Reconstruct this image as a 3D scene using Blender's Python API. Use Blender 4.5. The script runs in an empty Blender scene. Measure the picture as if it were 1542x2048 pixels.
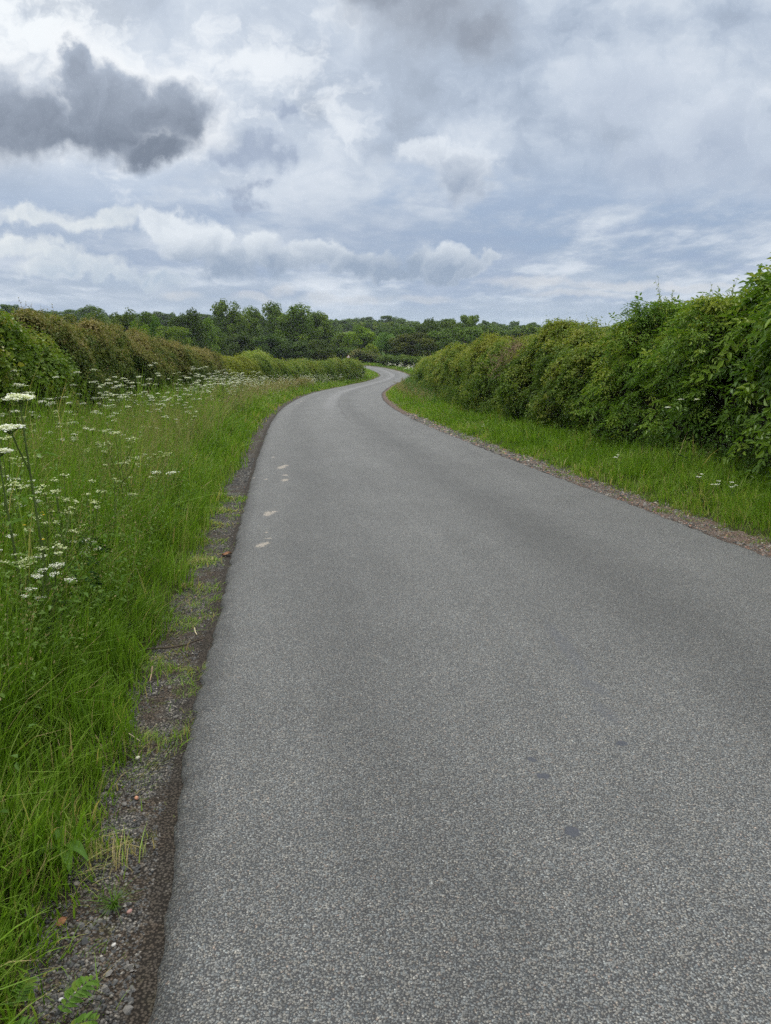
import bpy, math
import numpy as np
from mathutils import Vector

S = bpy.context.scene
COL = S.collection
R = np.random.default_rng(11)

# ------------------------------------------------------------------ camera
cd = bpy.data.cameras.new("camera")
cam = bpy.data.objects.new("camera", cd)
COL.objects.link(cam)
cam.location = (0, 0, 1.5)
cam.rotation_euler = (math.radians(90 - 13.99), 0, 0)
cd.sensor_fit = 'VERTICAL'
cd.sensor_height = 36
cd.sensor_width = 27
cd.lens = 36 * 1481 / 2048
cd.clip_start = 0.05
cd.clip_end = 8000
S.camera = cam
CAM = np.array([0, 0, 1.5])

# ------------------------------------------------------------------ view
S.view_settings.view_transform = 'Standard'
S.view_settings.look = 'None'
S.view_settings.exposure = 0.0
S.view_settings.gamma = 1
S.render.filter_size = 1.15
S.cycles.use_denoising = False
S.cycles.denoiser = 'OPENIMAGEDENOISE'
S.cycles.denoising_input_passes = 'RGB_ALBEDO_NORMAL'
S.cycles.denoising_prefilter = 'ACCURATE'
S.cycles.max_bounces = 6
S.cycles.diffuse_bounces = 3
S.cycles.glossy_bounces = 2
S.cycles.transmission_bounces = 3
S.cycles.volume_bounces = 1
S.cycles.caustics_reflective = False
S.cycles.caustics_refractive = False

SUN_EL, SUN_AZ = math.radians(52), math.radians(-32)     # high, ahead and to the left, behind cloud


class NT:
    """small helper to write node trees"""
    def __init__(s, tree):
        s.t = tree
        tree.nodes.clear()

    def n(s, kind, **kw):
        nd = s.t.nodes.new(kind)
        for k, v in kw.items():
            setattr(nd, k, v)
        return nd

    def put(s, sock, v):
        if hasattr(v, 'is_output') or isinstance(v, bpy.types.NodeSocket):
            s.t.links.new(v, sock)
        else:
            if sock.type == 'RGBA' and len(v) == 3:
                v = (*v, 1)
            sock.default_value = v

    def m(s, op, a, b=0.0, c=None, clamp=False):
        nd = s.n('ShaderNodeMath', operation=op, use_clamp=clamp)
        s.put(nd.inputs[0], a)
        s.put(nd.inputs[1], b)
        if c is not None:
            s.put(nd.inputs[2], c)
        return nd.outputs[0]

    def v(s, op, a, b=None):
        nd = s.n('ShaderNodeVectorMath', operation=op)
        s.put(nd.inputs[0], a)
        if b is not None:
            s.put(nd.inputs[1], b)
        return nd.outputs['Value'] if op in ('LENGTH', 'DOT_PRODUCT', 'DISTANCE') else nd.outputs[0]

    def mr(s, x, a, b, c=0.0, d=1.0, smooth=True):
        nd = s.n('ShaderNodeMapRange', interpolation_type='SMOOTHSTEP' if smooth else 'LINEAR')
        for i, q in enumerate((x, a, b, c, d)):
            s.put(nd.inputs[i], q)
        return nd.outputs[0]

    def mix(s, f, a, b, blend='MIX'):
        nd = s.n('ShaderNodeMix', data_type='RGBA', blend_type=blend)
        s.put(nd.inputs[0], f)
        s.put(nd.inputs[6], a)
        s.put(nd.inputs[7], b)
        return nd.outputs[2]

    def noise(s, vec, scale, detail=4, rough=.5, dim='3D', out='Fac'):
        nd = s.n('ShaderNodeTexNoise', noise_dimensions=dim)
        if vec is not None:
            s.put(nd.inputs['Vector'], vec)
        nd.inputs['Scale'].default_value = scale
        nd.inputs['Detail'].default_value = detail
        nd.inputs['Roughness'].default_value = rough
        return nd.outputs[out]

    def ramp(s, f, stops, interp='LINEAR'):
        nd = s.n('ShaderNodeValToRGB')
        cr = nd.color_ramp
        cr.interpolation = interp
        while len(cr.elements) < len(stops):
            cr.elements.new(.5)
        for e, (p, c) in zip(cr.elements, stops):
            e.position = p
            e.color = (*c, 1) if len(c) == 3 else c
        s.put(nd.inputs[0], f)
        return nd.outputs[0]

    def xyz(s, x, y, z):
        nd = s.n('ShaderNodeCombineXYZ')
        s.put(nd.inputs[0], x)
        s.put(nd.inputs[1], y)
        s.put(nd.inputs[2], z)
        return nd.outputs[0]


# ------------------------------------------------------------------ sky and clouds (in sky directions)
GREY_MASS = [(-0.60, 0.25, 0.10, 0.06), (-0.4978, 0.2532, 0.0737, 0.0523), (-0.4378, 0.242, 0.0585, 0.0389), (-0.3712, 0.2615, 0.038, 0.0521), (-0.3699, 0.3054, 0.0242, 0.0205), (-0.3283, 0.2615, 0.038, 0.0341), (-0.2893, 0.2504, 0.043, 0.0305), (-0.2557, 0.2476, 0.043, 0.0344), (-0.2736, 0.2137, 0.0372, 0.017), (-0.4082, 0.2307, 0.0741, 0.0269), (-0.3523, 0.2335, 0.074, 0.0308), (-0.30, 0.215, 0.045, 0.02)]
CORNER_GREY = [(0.0529, 0.372, 0.0773, 0.0439), (0.1132, 0.3457, 0.0539, 0.0264), (-0.0065, 0.3825, 0.0533, 0.031)]
MID_PUFFS = [(-0.1654, 0.2051, 0.0311, 0.0239), (-0.178, 0.156, 0.026, 0.018), (-0.1209, 0.2537, 0.0235, 0.0171)]
RIGHT_PUFF = [(0.0866, 0.1965, 0.0386, 0.0257), (0.1026, 0.1821, 0.0281, 0.0259), (0.049, 0.2137, 0.0372, 0.0198)]
RIGHT_BIG = [(0.2984, 0.2753, 0.0793, 0.0463), (0.4076, 0.225, 0.068, 0.0613), (0.3483, 0.1965, 0.0748, 0.0342), (0.4806, 0.185, 0.0375, 0.0259)]
ROW = [(-0.2801, 0.1232, 0.0445, 0.0208), (-0.2369, 0.1022, 0.0543, 0.024), (-0.1995, 0.084, 0.0513, 0.023), (-0.1605, 0.0962, 0.0352, 0.0211), (-0.129, 0.081, 0.0449, 0.0182), (-0.084, 0.0871, 0.0385, 0.017), (-0.0328, 0.0779, 0.0482, 0.0195), (-0.0006, 0.0687, 0.0386, 0.0135), (0.0378, 0.084, 0.0289, 0.0206), (0.07, 0.081, 0.0289, 0.0219), (0.1279, 0.0779, 0.0206, 0.0122), (0.0895, 0.0687, 0.0322, 0.011)]
ROW_LEFT = [(-0.4731, 0.1022, 0.0383, 0.015), (-0.4294, 0.0931, 0.0448, 0.0169), (-0.3858, 0.081, 0.0449, 0.0152), (-0.3484, 0.0687, 0.0386, 0.0122), (-0.4189, 0.0718, 0.0579, 0.0122), (-0.278, 0.0626, 0.0355, 0.0123), (-0.3035, 0.0657, 0.0258, 0.0098), (-0.3681, 0.1322, 0.0697, 0.0119), (-0.4498, 0.1381, 0.0569, 0.013)]
SMALL = [(-0.2666, 0.0397, 0.0208, 0.0056), (-0.1759, 0.0378, 0.026, 0.0056), (-0.1366, 0.0471, 0.0194, 0.0074), (-0.0851, 0.0347, 0.0227, 0.0056), (-0.0266, 0.0347, 0.0292, 0.005), (0.19, 0.056, 0.05, 0.005), (0.30, 0.053, 0.06, 0.005), (0.40, 0.050, 0.05, 0.004), (0.25, 0.043, 0.06, 0.004), (0.0513, 0.0359, 0.0325, 0.005)]


def build_world():
    w = bpy.data.worlds.new("World")
    S.world = w
    w.use_nodes = True
    T = NT(w.node_tree)
    tc = T.n('ShaderNodeTexCoord')
    sep = T.n('ShaderNodeSeparateXYZ')
    T.put(sep.inputs[0], tc.outputs['Generated'])
    x, y, z = sep.outputs
    ay = T.m('MAXIMUM', T.m('ABSOLUTE', y), .06)
    U = T.m('DIVIDE', x, ay)
    V = T.m('MINIMUM', T.m('DIVIDE', T.m('MAXIMUM', z, 0.0), ay), 8.0)
    P = T.xyz(U, V, 0.0)
    # ragged cloud edges
    nz1 = T.noise(P, 13, 3, .5, '2D', out='Color')
    nz2 = T.noise(P, 42, 5, .6, '2D', out='Color')
    wv = T.v('ADD', T.v('MULTIPLY', T.v('SUBTRACT', nz1, (.5, .5, .5)), (.07, .05, 0)),
             T.v('MULTIPLY', T.v('SUBTRACT', nz2, (.5, .5, .5)), (.035, .026, 0)))
    PW = T.v('ADD', P, wv)
    PX = T.v('ADD', P, T.v('MULTIPLY', wv, (1.7, 1.5, 0)))
    PS = T.v('ADD', P, T.v('MULTIPLY', wv, (.45, .45, 0)))
    sky = T.n('ShaderNodeTexSky', sky_type='NISHITA', sun_disc=False)
    sky.sun_elevation = SUN_EL
    sky.sun_rotation = SUN_AZ
    sky.air_density = 1.0
    sky.dust_density = 1.5
    nish = T.v('MULTIPLY', sky.outputs[0], (.1, .1, .1))
    # thin air between the clouds
    base = T.ramp(V, [(0, (.44, .54, .68)), (.05, (.37, .475, .645)), (.11, (.31, .415, .60)), (.2, (.37, .475, .65)), (.4, (.46, .56, .71)), (.7, (.6, .7, .85))])
    base = T.mix(.15, base, nish)
    # flat layered cloud low down, seen in perspective on a plane
    den = T.m('ADD', V, .17)
    Q = T.xyz(T.m('DIVIDE', U, den), T.m('DIVIDE', .8, den), 3.7)
    l1 = T.noise(Q, 1.15, 5, .58, '2D')
    l2 = T.noise(T.v('ADD', Q, (7.3, 2.1, 0)), 3.1, 5, .62, '2D')
    # soft billowing overcast higher up
    PB = T.v('ADD', T.v('MULTIPLY', P, (1, 1.35, 1)), T.v('MULTIPLY', wv, (.8, .8, 0)))
    b1 = T.noise(T.v('ADD', PB, (3.1, 5.2, 0)), 4.2, 5, .55, '2D')
    b2 = T.noise(T.v('ADD', PB, (8.7, 1.2, 0)), 11, 5, .6, '2D')
    billow = T.m('ADD', T.m('MULTIPLY', b1, .62), T.m('MULTIPLY', b2, .38))
    lay = T.m('ADD', T.m('MULTIPLY', l1, .6), T.m('MULTIPLY', l2, .4))
    hgt = T.mr(V, .10, .24)
    # T.mix on floats through a colour mix keeps the tree short
    mott = T.mix(hgt, T.xyz(lay, lay, lay), T.xyz(billow, billow, billow))
    sm_ = T.n('ShaderNodeSeparateColor')
    T.put(sm_.inputs[0], mott)
    mo = sm_.outputs[0]
    cover = T.mr(lay, .36, .58)
    cover = T.m('MAXIMUM', cover, T.m('MULTIPLY', hgt, .92))
    greyc = T.ramp(mo, [(.36, (.345, .41, .51)), (.44, (.43, .505, .62)), (.50, (.515, .59, .70)), (.56, (.605, .675, .77)), (.65, (.74, .795, .87))])
    c = T.mix(cover, base, greyc)
    # bright thin openings, strongest towards the hidden sun (upper left)
    gl = T.v('LENGTH', T.v('MULTIPLY', T.v('SUBTRACT', P, (-.27, .30, 0)), (1 / .40, 1 / .22, 1)))
    glow = T.mr(gl, 1.25, .1)
    c = T.mix(T.m('MULTIPLY', glow, .30), c, (.80, .86, .94))
    l3 = T.noise(T.v('ADD', T.v('MULTIPLY', P, (1, 1.7, 1)), wv), 6.5, 5, .6, '2D')
    thr = T.m('SUBTRACT', .64, T.m('MULTIPLY', glow, .20))
    br = T.mr(T.m('ADD', T.m('MULTIPLY', l3, .6), T.m('MULTIPLY', b2, .4)), thr, T.m('ADD', thr, .13))
    c = T.mix(T.m('MULTIPLY', br, T.m('ADD', .08, T.m('MULTIPLY', glow, .72))), c, (.90, .94, .98))
    tl = T.mr(T.v('LENGTH', T.v('MULTIPLY', T.v('SUBTRACT', PW, (-.45, .36, 0)), (1 / .17, 1 / .085, 1))), 1.15, .3)
    c = T.mix(T.m('MULTIPLY', T.m('MULTIPLY', tl, .95), T.mr(b2, .36, .58, .25, 1)), c, (.93, .97, 1.0))
    # broad streaks low in the sky
    l4 = T.noise(T.v('ADD', T.v('MULTIPLY', P, (2.0, 13, 1)), T.v('MULTIPLY', wv, (1, 5, 0))), 2.4, 5, .6, '2D')
    st = T.m('MULTIPLY', T.mr(l4, .52, .70), T.mr(V, .24, .08))
    c = T.mix(T.m('MULTIPLY', st, .34), c, (.68, .74, .82))
    st2 = T.m('MULTIPLY', T.mr(l4, .47, .33), T.mr(V, .24, .08))
    c = T.mix(T.m('MULTIPLY', st2, .6), c, (.34, .43, .59))
    gapb = T.m('MULTIPLY', T.m('MULTIPLY', T.mr(V, .165, .125), T.mr(V, .05, .085)), T.mr(U, .30, -.05))
    c = T.mix(T.m('MULTIPLY', gapb, T.mr(b1, .35, .60, .2, .55)), c, (.375, .46, .60))
    # clear pale band along the horizon
    c = T.mix(T.m('MULTIPLY', T.mr(V, .06, .005), .65), c, (.44, .535, .67))

    def field(pv, blobs):
        best = None
        for (cx, cy, rx, ry) in blobs:
            r = T.v('LENGTH', T.v('MULTIPLY', T.v('SUBTRACT', pv, (cx, cy, 0)), (1 / rx, 1 / ry, 1)))
            best = r if best is None else T.m('SMOOTH_MIN', best, r, .22)
        return T.m('SUBTRACT', 1.0, best)

    tex = T.noise(T.v('ADD', P, wv), 20, 5, .6, '2D')
    fine = T.noise(T.v('ADD', P, wv), 60, 4, .6, '2D')

    def cloud(c, pv, blobs, core, lo, hi, light, dark, v0, v1, amount=1.0, up=.5, tx=1.0):
        f = field(pv, blobs)
        f = T.m('ADD', f, T.m('MULTIPLY', T.m('SUBTRACT', tex, .5), .55))
        mask = T.m('MULTIPLY', T.mr(f, lo, hi), amount)
        thick = T.mr(f, core[0], core[1])
        lift = T.mr(V, v0, v1)
        k = T.m('ADD', T.m('MULTIPLY', lift, up), T.m('MULTIPLY', T.m('SUBTRACT', 1.0, thick), 1 - up))
        k = T.m('ADD', k, T.m('MULTIPLY', T.m('SUBTRACT', tex, .5), tx))
        k = T.m('ADD', k, T.m('MULTIPLY', T.m('SUBTRACT', fine, .5), .30), clamp=True)
        return T.mix(mask, c, T.mix(k, dark, light))

    c = cloud(c, PS, RIGHT_BIG, (-.2, .9), -.5, .7, (.66, .73, .83), (.43, .505, .63), .15, .33, .85)
    c = cloud(c, PW, RIGHT_PUFF, (-.1, .8), -.35, .35, (.80, .855, .92), (.36, .43, .545), .165, .228, .95, .85)
    c = cloud(c, PW, CORNER_GREY, (-.4, .8), -.75, .9, (.52, .58, .67), (.30, .34, .41), .30, .42, .92, .2)
    c = cloud(c, PX, MID_PUFFS, (-.3, .6), -.35, .8, (.54, .62, .75), (.36, .43, .56), .1, .4, .85, .2)
    c = cloud(c, PW, ROW_LEFT, (0, .8), -.25, .6, (.84, .88, .89), (.48, .57, .68), .045, .115, .85, .7)
    c = cloud(c, PW, ROW, (0, .8), -.15, .35, (.78, .835, .89), (.33, .41, .53), .070, .120, .93, .85, .9)
    c = cloud(c, PS, SMALL, (0, .8), -.7, .9, (.82, .81, .80), (.55, .60, .67), .02, .075, .6, .6)
    # the big grey mass: crisp cauliflower tops, torn and fading base
    ff = field(PW, GREY_MASS)
    rim = T.m('MULTIPLY', T.m('MULTIPLY', T.mr(ff, -1.1, -.15), T.mr(V, .17, .25)), T.mr(b2, .34, .6, .35, .95))
    c = T.mix(rim, c, (.92, .95, .98))
    edge = T.mr(V, .20, .30, .62, .12, smooth=False)
    c = cloud(c, PW, GREY_MASS, (-.3, .8), -.46, edge, (.44, .505, .61), (.195, .235, .305), .18, .34, .97, .55, .7)
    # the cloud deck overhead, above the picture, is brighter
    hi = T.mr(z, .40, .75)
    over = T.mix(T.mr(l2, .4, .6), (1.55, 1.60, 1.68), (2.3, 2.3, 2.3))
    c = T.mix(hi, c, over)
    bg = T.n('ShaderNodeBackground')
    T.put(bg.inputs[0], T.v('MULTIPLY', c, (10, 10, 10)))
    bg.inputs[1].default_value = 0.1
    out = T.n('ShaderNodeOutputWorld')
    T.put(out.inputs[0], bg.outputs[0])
    w.cycles.sampling_method = 'NONE'


build_world()

sd = bpy.data.lights.new("sun", 'SUN')
sd.energy = 1.5
sd.angle = math.radians(22)
sd.color = (1, .96, .9)
sun = bpy.data.objects.new("sun", sd)
COL.objects.link(sun)
sdir = Vector((math.sin(SUN_AZ) * math.cos(SUN_EL), math.cos(SUN_AZ) * math.cos(SUN_EL), math.sin(SUN_EL)))
sun.rotation_euler = sdir.to_track_quat('Z', 'Y').to_euler()
sun.location = (0, 0, 60)


# ------------------------------------------------------------------ numpy helpers
def hash3(i, seed):
    i = i.astype(np.int64)
    h = (i[..., 0] * 374761393 + i[..., 1] * 668265263 + i[..., 2] * 2147483647 + seed * 1274126177) & 0xffffffff
    h = ((h ^ (h >> 13)) * 1274126177) & 0xffffffff
    h = ((h ^ (h >> 16)) * 2246822519) & 0xffffffff
    return ((h ^ (h >> 15)) & 0xffffff) / float(0xffffff)


def vnoise(p, seed=0):
    """smooth value noise, about -1..1"""
    p = np.asarray(p, float)
    if p.shape[-1] == 2:
        p = np.concatenate([p, np.zeros(p.shape[:-1] + (1,))], -1)
    b = np.floor(p)
    q = p - b
    q = q * q * (3 - 2 * q)
    r = 0
    for dx in (0, 1):
        for dy in (0, 1):
            for dz in (0, 1):
                w = (q[..., 0] if dx else 1 - q[..., 0]) * (q[..., 1] if dy else 1 - q[..., 1]) * (q[..., 2] if dz else 1 - q[..., 2])
                r = r + w * hash3(b + np.array([dx, dy, dz]), seed)
    return r * 2 - 1


def fbm(p, octs=3, seed=0):
    p = np.asarray(p, float)
    a, r, t = 1., 0, 0
    for k in range(octs):
        r = r + a * vnoise(p * 2 ** k, seed + k * 7)
        t += a
        a *= .5
    return r / t


def sm(x, a, b):
    t = np.clip((x - a) / (b - a), 0, 1)
    return t * t * (3 - 2 * t)


def nrm(v):
    return v / np.maximum(np.linalg.norm(v, axis=-1, keepdims=True), 1e-9)


def mesh(name, V, F, mat, tint=None, smooth=False, uv=None):
    """V (n,3); F one (m,k) array or a list of them"""
    if not isinstance(F, list):
        F = [F]
    F = [np.asarray(f, np.int32) for f in F if len(f)]
    me = bpy.data.meshes.new(name)
    V = np.asarray(V, np.float32)
    me.vertices.add(len(V))
    me.vertices.foreach_set('co', V.ravel())
    loops = np.concatenate([f.ravel() for f in F])
    sizes = np.concatenate([np.full(len(f), f.shape[1], np.int32) for f in F])
    me.loops.add(len(loops))
    me.loops.foreach_set('vertex_index', loops)
    me.polygons.add(len(sizes))
    me.polygons.foreach_set('loop_start', np.concatenate([[0], np.cumsum(sizes)[:-1]]).astype(np.int32))
    me.update(calc_edges=True)
    me.validate()
    me.polygons.foreach_set('use_smooth', np.full(len(me.polygons), smooth))
    if tint is not None:
        a = me.attributes.new('tint', 'FLOAT', 'POINT')
        a.data.foreach_set('value', np.asarray(tint, np.float32))
    if uv is not None:
        l = me.uv_layers.new(name='UVMap')
        l.data.foreach_set('uv', np.asarray(uv, np.float32)[loops].ravel())
    me.materials.append(mat)
    return me


def link(name, me, parent=None, loc=(0, 0, 0)):
    o = bpy.data.objects.new(name, me)
    COL.objects.link(o)
    o.location = loc
    if parent is not None:
        o.parent = parent
    return o


def tag(o, label=None, cat=None, group=None, kind=None):
    if label:
        o['label'] = label
    if cat:
        o['category'] = cat
    if group:
        o['group'] = group
    if kind:
        o['kind'] = kind
    return o


def root(name, loc, label, cat, group=None, rz=0):
    o = bpy.data.objects.new(name, None)
    COL.objects.link(o)
    o.location = loc
    o.rotation_euler = (0, 0, rz)
    o.empty_display_size = .1
    return tag(o, label, cat, group)


def copy_thing(src, label=None, group=None):
    c = src.copy()
    COL.objects.link(c)
    if label:
        c['label'] = label
    if group:
        c['group'] = group
    for ch in src.children:
        k = ch.copy()
        COL.objects.link(k)
        k.parent = c
    return c


def tubes(paths, radii, sides=5):
    """tapered tubes along polylines -> V, F"""
    Vs, Fs, b = [], [], 0
    ang = np.arange(sides) * 2 * np.pi / sides
    for P, r in zip(paths, radii):
        P = np.asarray(P, float)
        r = np.broadcast_to(np.asarray(r, float), (len(P),))
        t = nrm(np.gradient(P, axis=0))
        ref = np.where(np.abs(t[:, 2:3]) > .9, np.array([[1., 0, 0]]), np.array([[0, 0, 1.]]))
        u = nrm(np.cross(t, ref))
        w = np.cross(t, u)
        ring = P[:, None] + r[:, None, None] * (np.cos(ang)[None, :, None] * u[:, None] + np.sin(ang)[None, :, None] * w[:, None])
        n = len(P)
        Vs.append(ring.reshape(-1, 3))
        i = np.arange(n - 1)[:, None] * sides + np.arange(sides)[None]
        j = np.arange(n - 1)[:, None] * sides + (np.arange(sides)[None] + 1) % sides
        Fs.append(np.stack([i, j, j + sides, i + sides], -1).reshape(-1, 4) + b)
        b += n * sides
    return np.concatenate(Vs), np.concatenate(Fs)


# ------------------------------------------------------------------ materials
def material(name):
    m = bpy.data.materials.new(name)
    m.use_nodes = True
    T = NT(m.node_tree)
    out = T.n('ShaderNodeOutputMaterial')
    return m, T, out


def principled(T, out, col, rough=.6, spec=.3, normal=None):
    b = T.n('ShaderNodeBsdfPrincipled')
    T.put(b.inputs['Base Color'], col)
    T.put(b.inputs['Roughness'], rough)
    b.inputs['Specular IOR Level'].default_value = spec
    if normal is not None:
        T.put(b.inputs['Normal'], normal)
    T.put(out.inputs[0], b.outputs[0])
    return b


def leaf_mat(name, stops, transl=.3, rough=.5, spec=.3, per_object=False):
    """leaf colour from the 'tint' value each leaf carries"""
    m, T, out = material(name)
    at = T.n('ShaderNodeAttribute', attribute_name='tint')
    c = T.ramp(at.outputs['Fac'], stops)
    if per_object:
        oi = T.n('ShaderNodeObjectInfo')
        c = T.mix(1.0, c, oi.outputs['Color'], 'MULTIPLY')
    b = T.n('ShaderNodeBsdfPrincipled')
    T.put(b.inputs['Base Color'], c)
    b.inputs['Roughness'].default_value = rough
    b.inputs['Specular IOR Level'].default_value = spec
    tr = T.n('ShaderNodeBsdfTranslucent')
    T.put(tr.inputs[0], T.mix(1.0, c, (1.15, 1.25, .55), 'MULTIPLY'))
    ms = T.n('ShaderNodeMixShader')
    ms.inputs[0].default_value = transl
    T.put(ms.inputs[1], b.outputs[0])
    T.put(ms.inputs[2], tr.outputs[0])
    T.put(out.inputs[0], ms.outputs[0])
    return m


def plain_mat(name, col, rough=.7, spec=.3, vary=.25, scale=30):
    m, T, out = material(name)
    tc = T.n('ShaderNodeTexCoord')
    n = T.noise(tc.outputs['Object'], scale, 4)
    f = T.mr(n, .3, .7, 1 - vary, 1 + vary)
    principled(T, out, T.v('MULTIPLY', (col[0], col[1], col[2]), T.xyz(f, f, f)), rough, spec)
    return m


M = {}
# ramps run from dark bluish green (0) through mid green to yellow green (1)
M['grass'] = leaf_mat('grass blades', [(0, (.045, .100, .010)), (.35, (.100, .190, .014)), (.65, (.165, .285, .026)), (.85, (.235, .320, .060)), (1, (.42, .34, .16))], .38, .5, .16)
M['seed'] = leaf_mat('grass seed heads', [(0, (.16, .18, .055)), (.5, (.29, .26, .115)), (1, (.36, .25, .16))], .25, .7, .1)
M['hawthorn'] = leaf_mat('hawthorn leaves', [(0, (.034, .070, .010)), (.4, (.084, .148, .018)), (.7, (.160, .222, .028)), (1, (.26, .27, .045))], .3, .5, .2)
M['bronze'] = leaf_mat('bronze topped leaves', [(0, (.034, .064, .014)), (.35, (.085, .130, .022)), (.55, (.150, .175, .038)), (.75, (.205, .195, .058)), (1, (.29, .232, .090))], .25, .55, .2)
M['maple'] = leaf_mat('field maple leaves', [(0, (.042, .086, .011)), (.4, (.105, .178, .019)), (.75, (.150, .210, .026)), (1, (.25, .24, .045))], .32, .5, .2)
M['elder'] = leaf_mat('elder leaves', [(0, (.036, .078, .010)), (.45, (.092, .178, .018)), (.8, (.180, .275, .030)), (1, (.28, .32, .05))], .30, .45, .25)
M['yellow'] = leaf_mat('yellow green leaves', [(0, (.06, .10, .012)), (.5, (.17, .21, .02)), (1, (.30, .29, .04))], .3, .5, .2)
M['nettle'] = leaf_mat('nettle leaves', [(0, (.028, .070, .014)), (.5, (.060, .130, .024)), (1, (.12, .20, .036))], .28, .55, .15)
M['tree'] = leaf_mat('tree leaves', [(0, (.040, .072, .014)), (.4, (.084, .138, .023)), (.75, (.145, .205, .032)), (1, (.22, .25, .05))], .25, .6, .12, True)
M['petal'] = leaf_mat('white petals', [(0, (.50, .55, .28)), (.4, (.70, .72, .58)), (.7, (.80, .80, .76)), (1, (.84, .84, .82))], .3, .7, .1)
M['butter'] = plain_mat('yellow petals', (.75, .52, .02), .5, .3, .1)
M['stem'] = plain_mat('green stems', (.085, .125, .030), .6, .25, .3, 12)
M['stem_dark'] = plain_mat('purplish green stems', (.085, .085, .040), .6, .25, .3, 12)
M['core'] = plain_mat('hedge core shade', (.020, .019, .011), .95, .05, .5, 9)  # near-black colour paints the shade inside the hedges
M['bark'] = plain_mat('bark', (.075, .06, .043), .9, .1, .4, 7)
M['twig'] = plain_mat('dead twigs', (.27, .20, .125), .85, .1, .35, 15)
M['straw'] = plain_mat('dry straw', (.50, .43, .28), .8, .1, .2, 25)
M['deadleaf'] = plain_mat('dead leaf', (.20, .095, .045), .7, .2, .4, 40)
M['dock'] = leaf_mat('dock leaves', [(0, (.055, .13, .018)), (.6, (.10, .19, .024)), (1, (.30, .20, .05))], .25, .55, .18)


# ------------------------------------------------------------------ the road line and the lie of the land
LEFT_EDGE = [(.75, -8), (-.25, -1), (-.56, 1.39), (-.78, 2.54), (-1.04, 4.24), (-1.44, 7.08), (-1.95, 10.66), (-2.42, 14.15), (-3.51, 23.02), (-4.37, 32.36), (-4.95, 44.5), (-4.98, 56.8), (-3.81, 80.5), (-2.29, 95.4), (-1.58, 103.1), (-1.03, 110.8), (-.81, 116.4), (-1.0, 123), (-1.6, 129.5), (-2.7, 138), (-4.4, 145), (-8, 152), (-16, 159), (-34, 170)]
WIDTH = ([-10, 20, 28, 45, 60, 75, 100, 115, 130, 140, 180], [4.38, 4.38, 4.5, 4.75, 4.85, 4.65, 4.3, 4.5, 4.3, 3.8, 3.8])


def catmull(P, step):
    P = np.asarray(P, float)
    Q = np.concatenate([[2 * P[0] - P[1]], P, [2 * P[-1] - P[-2]]])
    out = []
    for i in range(1, len(Q) - 2):
        p0, p1, p2, p3 = Q[i - 1:i + 3]
        n = max(2, int(np.hypot(*(p2 - p1)[:2]) / .05))
        t = np.linspace(0, 1, n, endpoint=False)[:, None]
        # centripetal-ish tangents scaled by spacing
        d1 = np.linalg.norm(p2 - p1)
        m1 = (p2 - p0) / (np.linalg.norm(p1 - p0) + d1) * d1
        m2 = (p3 - p1) / (np.linalg.norm(p3 - p2) + d1) * d1
        out.append((2 * t**3 - 3 * t**2 + 1) * p1 + (t**3 - 2 * t**2 + t) * m1 + (-2 * t**3 + 3 * t**2) * p2 + (t**3 - t**2) * m2)
    out = np.concatenate(out + [P[-1:]])
    s = np.concatenate([[0], np.cumsum(np.linalg.norm(np.diff(out, axis=0), axis=1))])
    k = int(s[-1] / step)
    ss = np.linspace(0, s[-1], k)
    return np.stack([np.interp(ss, s, out[:, i]) for i in range(out.shape[1])], 1), ss


EDGE, ES = catmull(LEFT_EDGE, .25)
_t = np.gradient(EDGE, axis=0)
for _ in range(30):
    _t[1:-1] = (_t[:-2] + _t[1:-1] * 2 + _t[2:]) / 4
_t = nrm(_t)
EN = np.stack([_t[:, 1], -_t[:, 0]], 1)          # points to the right, across the road
EW = np.interp(EDGE[:, 1], *WIDTH)


def prof(Y):
    Y = np.asarray(Y, float)
    a = -.056 * np.minimum(Y, 70)
    q = np.clip(Y - 70, 0, 75)
    return a - .056 * (q - q * q / 150)


def edge_at(s):
    s = np.asarray(s, float)
    f = lambda a: np.interp(s, ES, a)
    return (np.stack([f(EDGE[:, 0]), f(EDGE[:, 1])], -1), nrm(np.stack([f(EN[:, 0]), f(EN[:, 1])], -1)), f(EW))


def beside(s, d):
    """d metres outside the left edge (negative d: outside the right edge) -> xy"""
    e, n, w = edge_at(s)
    d = np.asarray(d, float)
    lat = np.where(d >= 0, -d, w - d)
    return e + n * lat[..., None]


def lateral(xy):
    xy = np.asarray(xy, float)
    sh = xy.shape[:-1]
    p = xy.reshape(-1, 2)
    res = np.empty(len(p))
    for a in range(0, len(p), 20000):
        q = p[a:a + 20000]
        dd = (q[:, None, 0] - EDGE[None, ::3, 0]) ** 2 + (q[:, None, 1] - EDGE[None, ::3, 1]) ** 2
        k = dd.argmin(1) * 3
        lat = ((q - EDGE[k]) * EN[k]).sum(1)
        far = np.sqrt(dd.min(1))
        o = np.where(lat < 0, np.maximum(-lat, far * .98), -np.maximum(lat - EW[k], np.where(lat > EW[k], far * .98 - EW[k], -9)))
        inside = (lat >= 0) & (lat <= EW[k])
        res[a:a + 20000] = np.where(inside, 0, o)
    return res.reshape(sh)


def cross(d):
    """height of the verge over the road, by distance outside its edge"""
    l = np.interp(d, [0, .25, .5, 1.0, 2.0, 4.0, 6.0, 10], [-.03, -.03, .03, .10, .17, .24, .22, .12])
    r = np.interp(-d, [0, .3, .6, 1.2, 2.2, 4.0, 10], [-.03, -.03, .03, .08, .14, .16, .12])
    return np.where(d >= 0, l, r)


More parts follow.
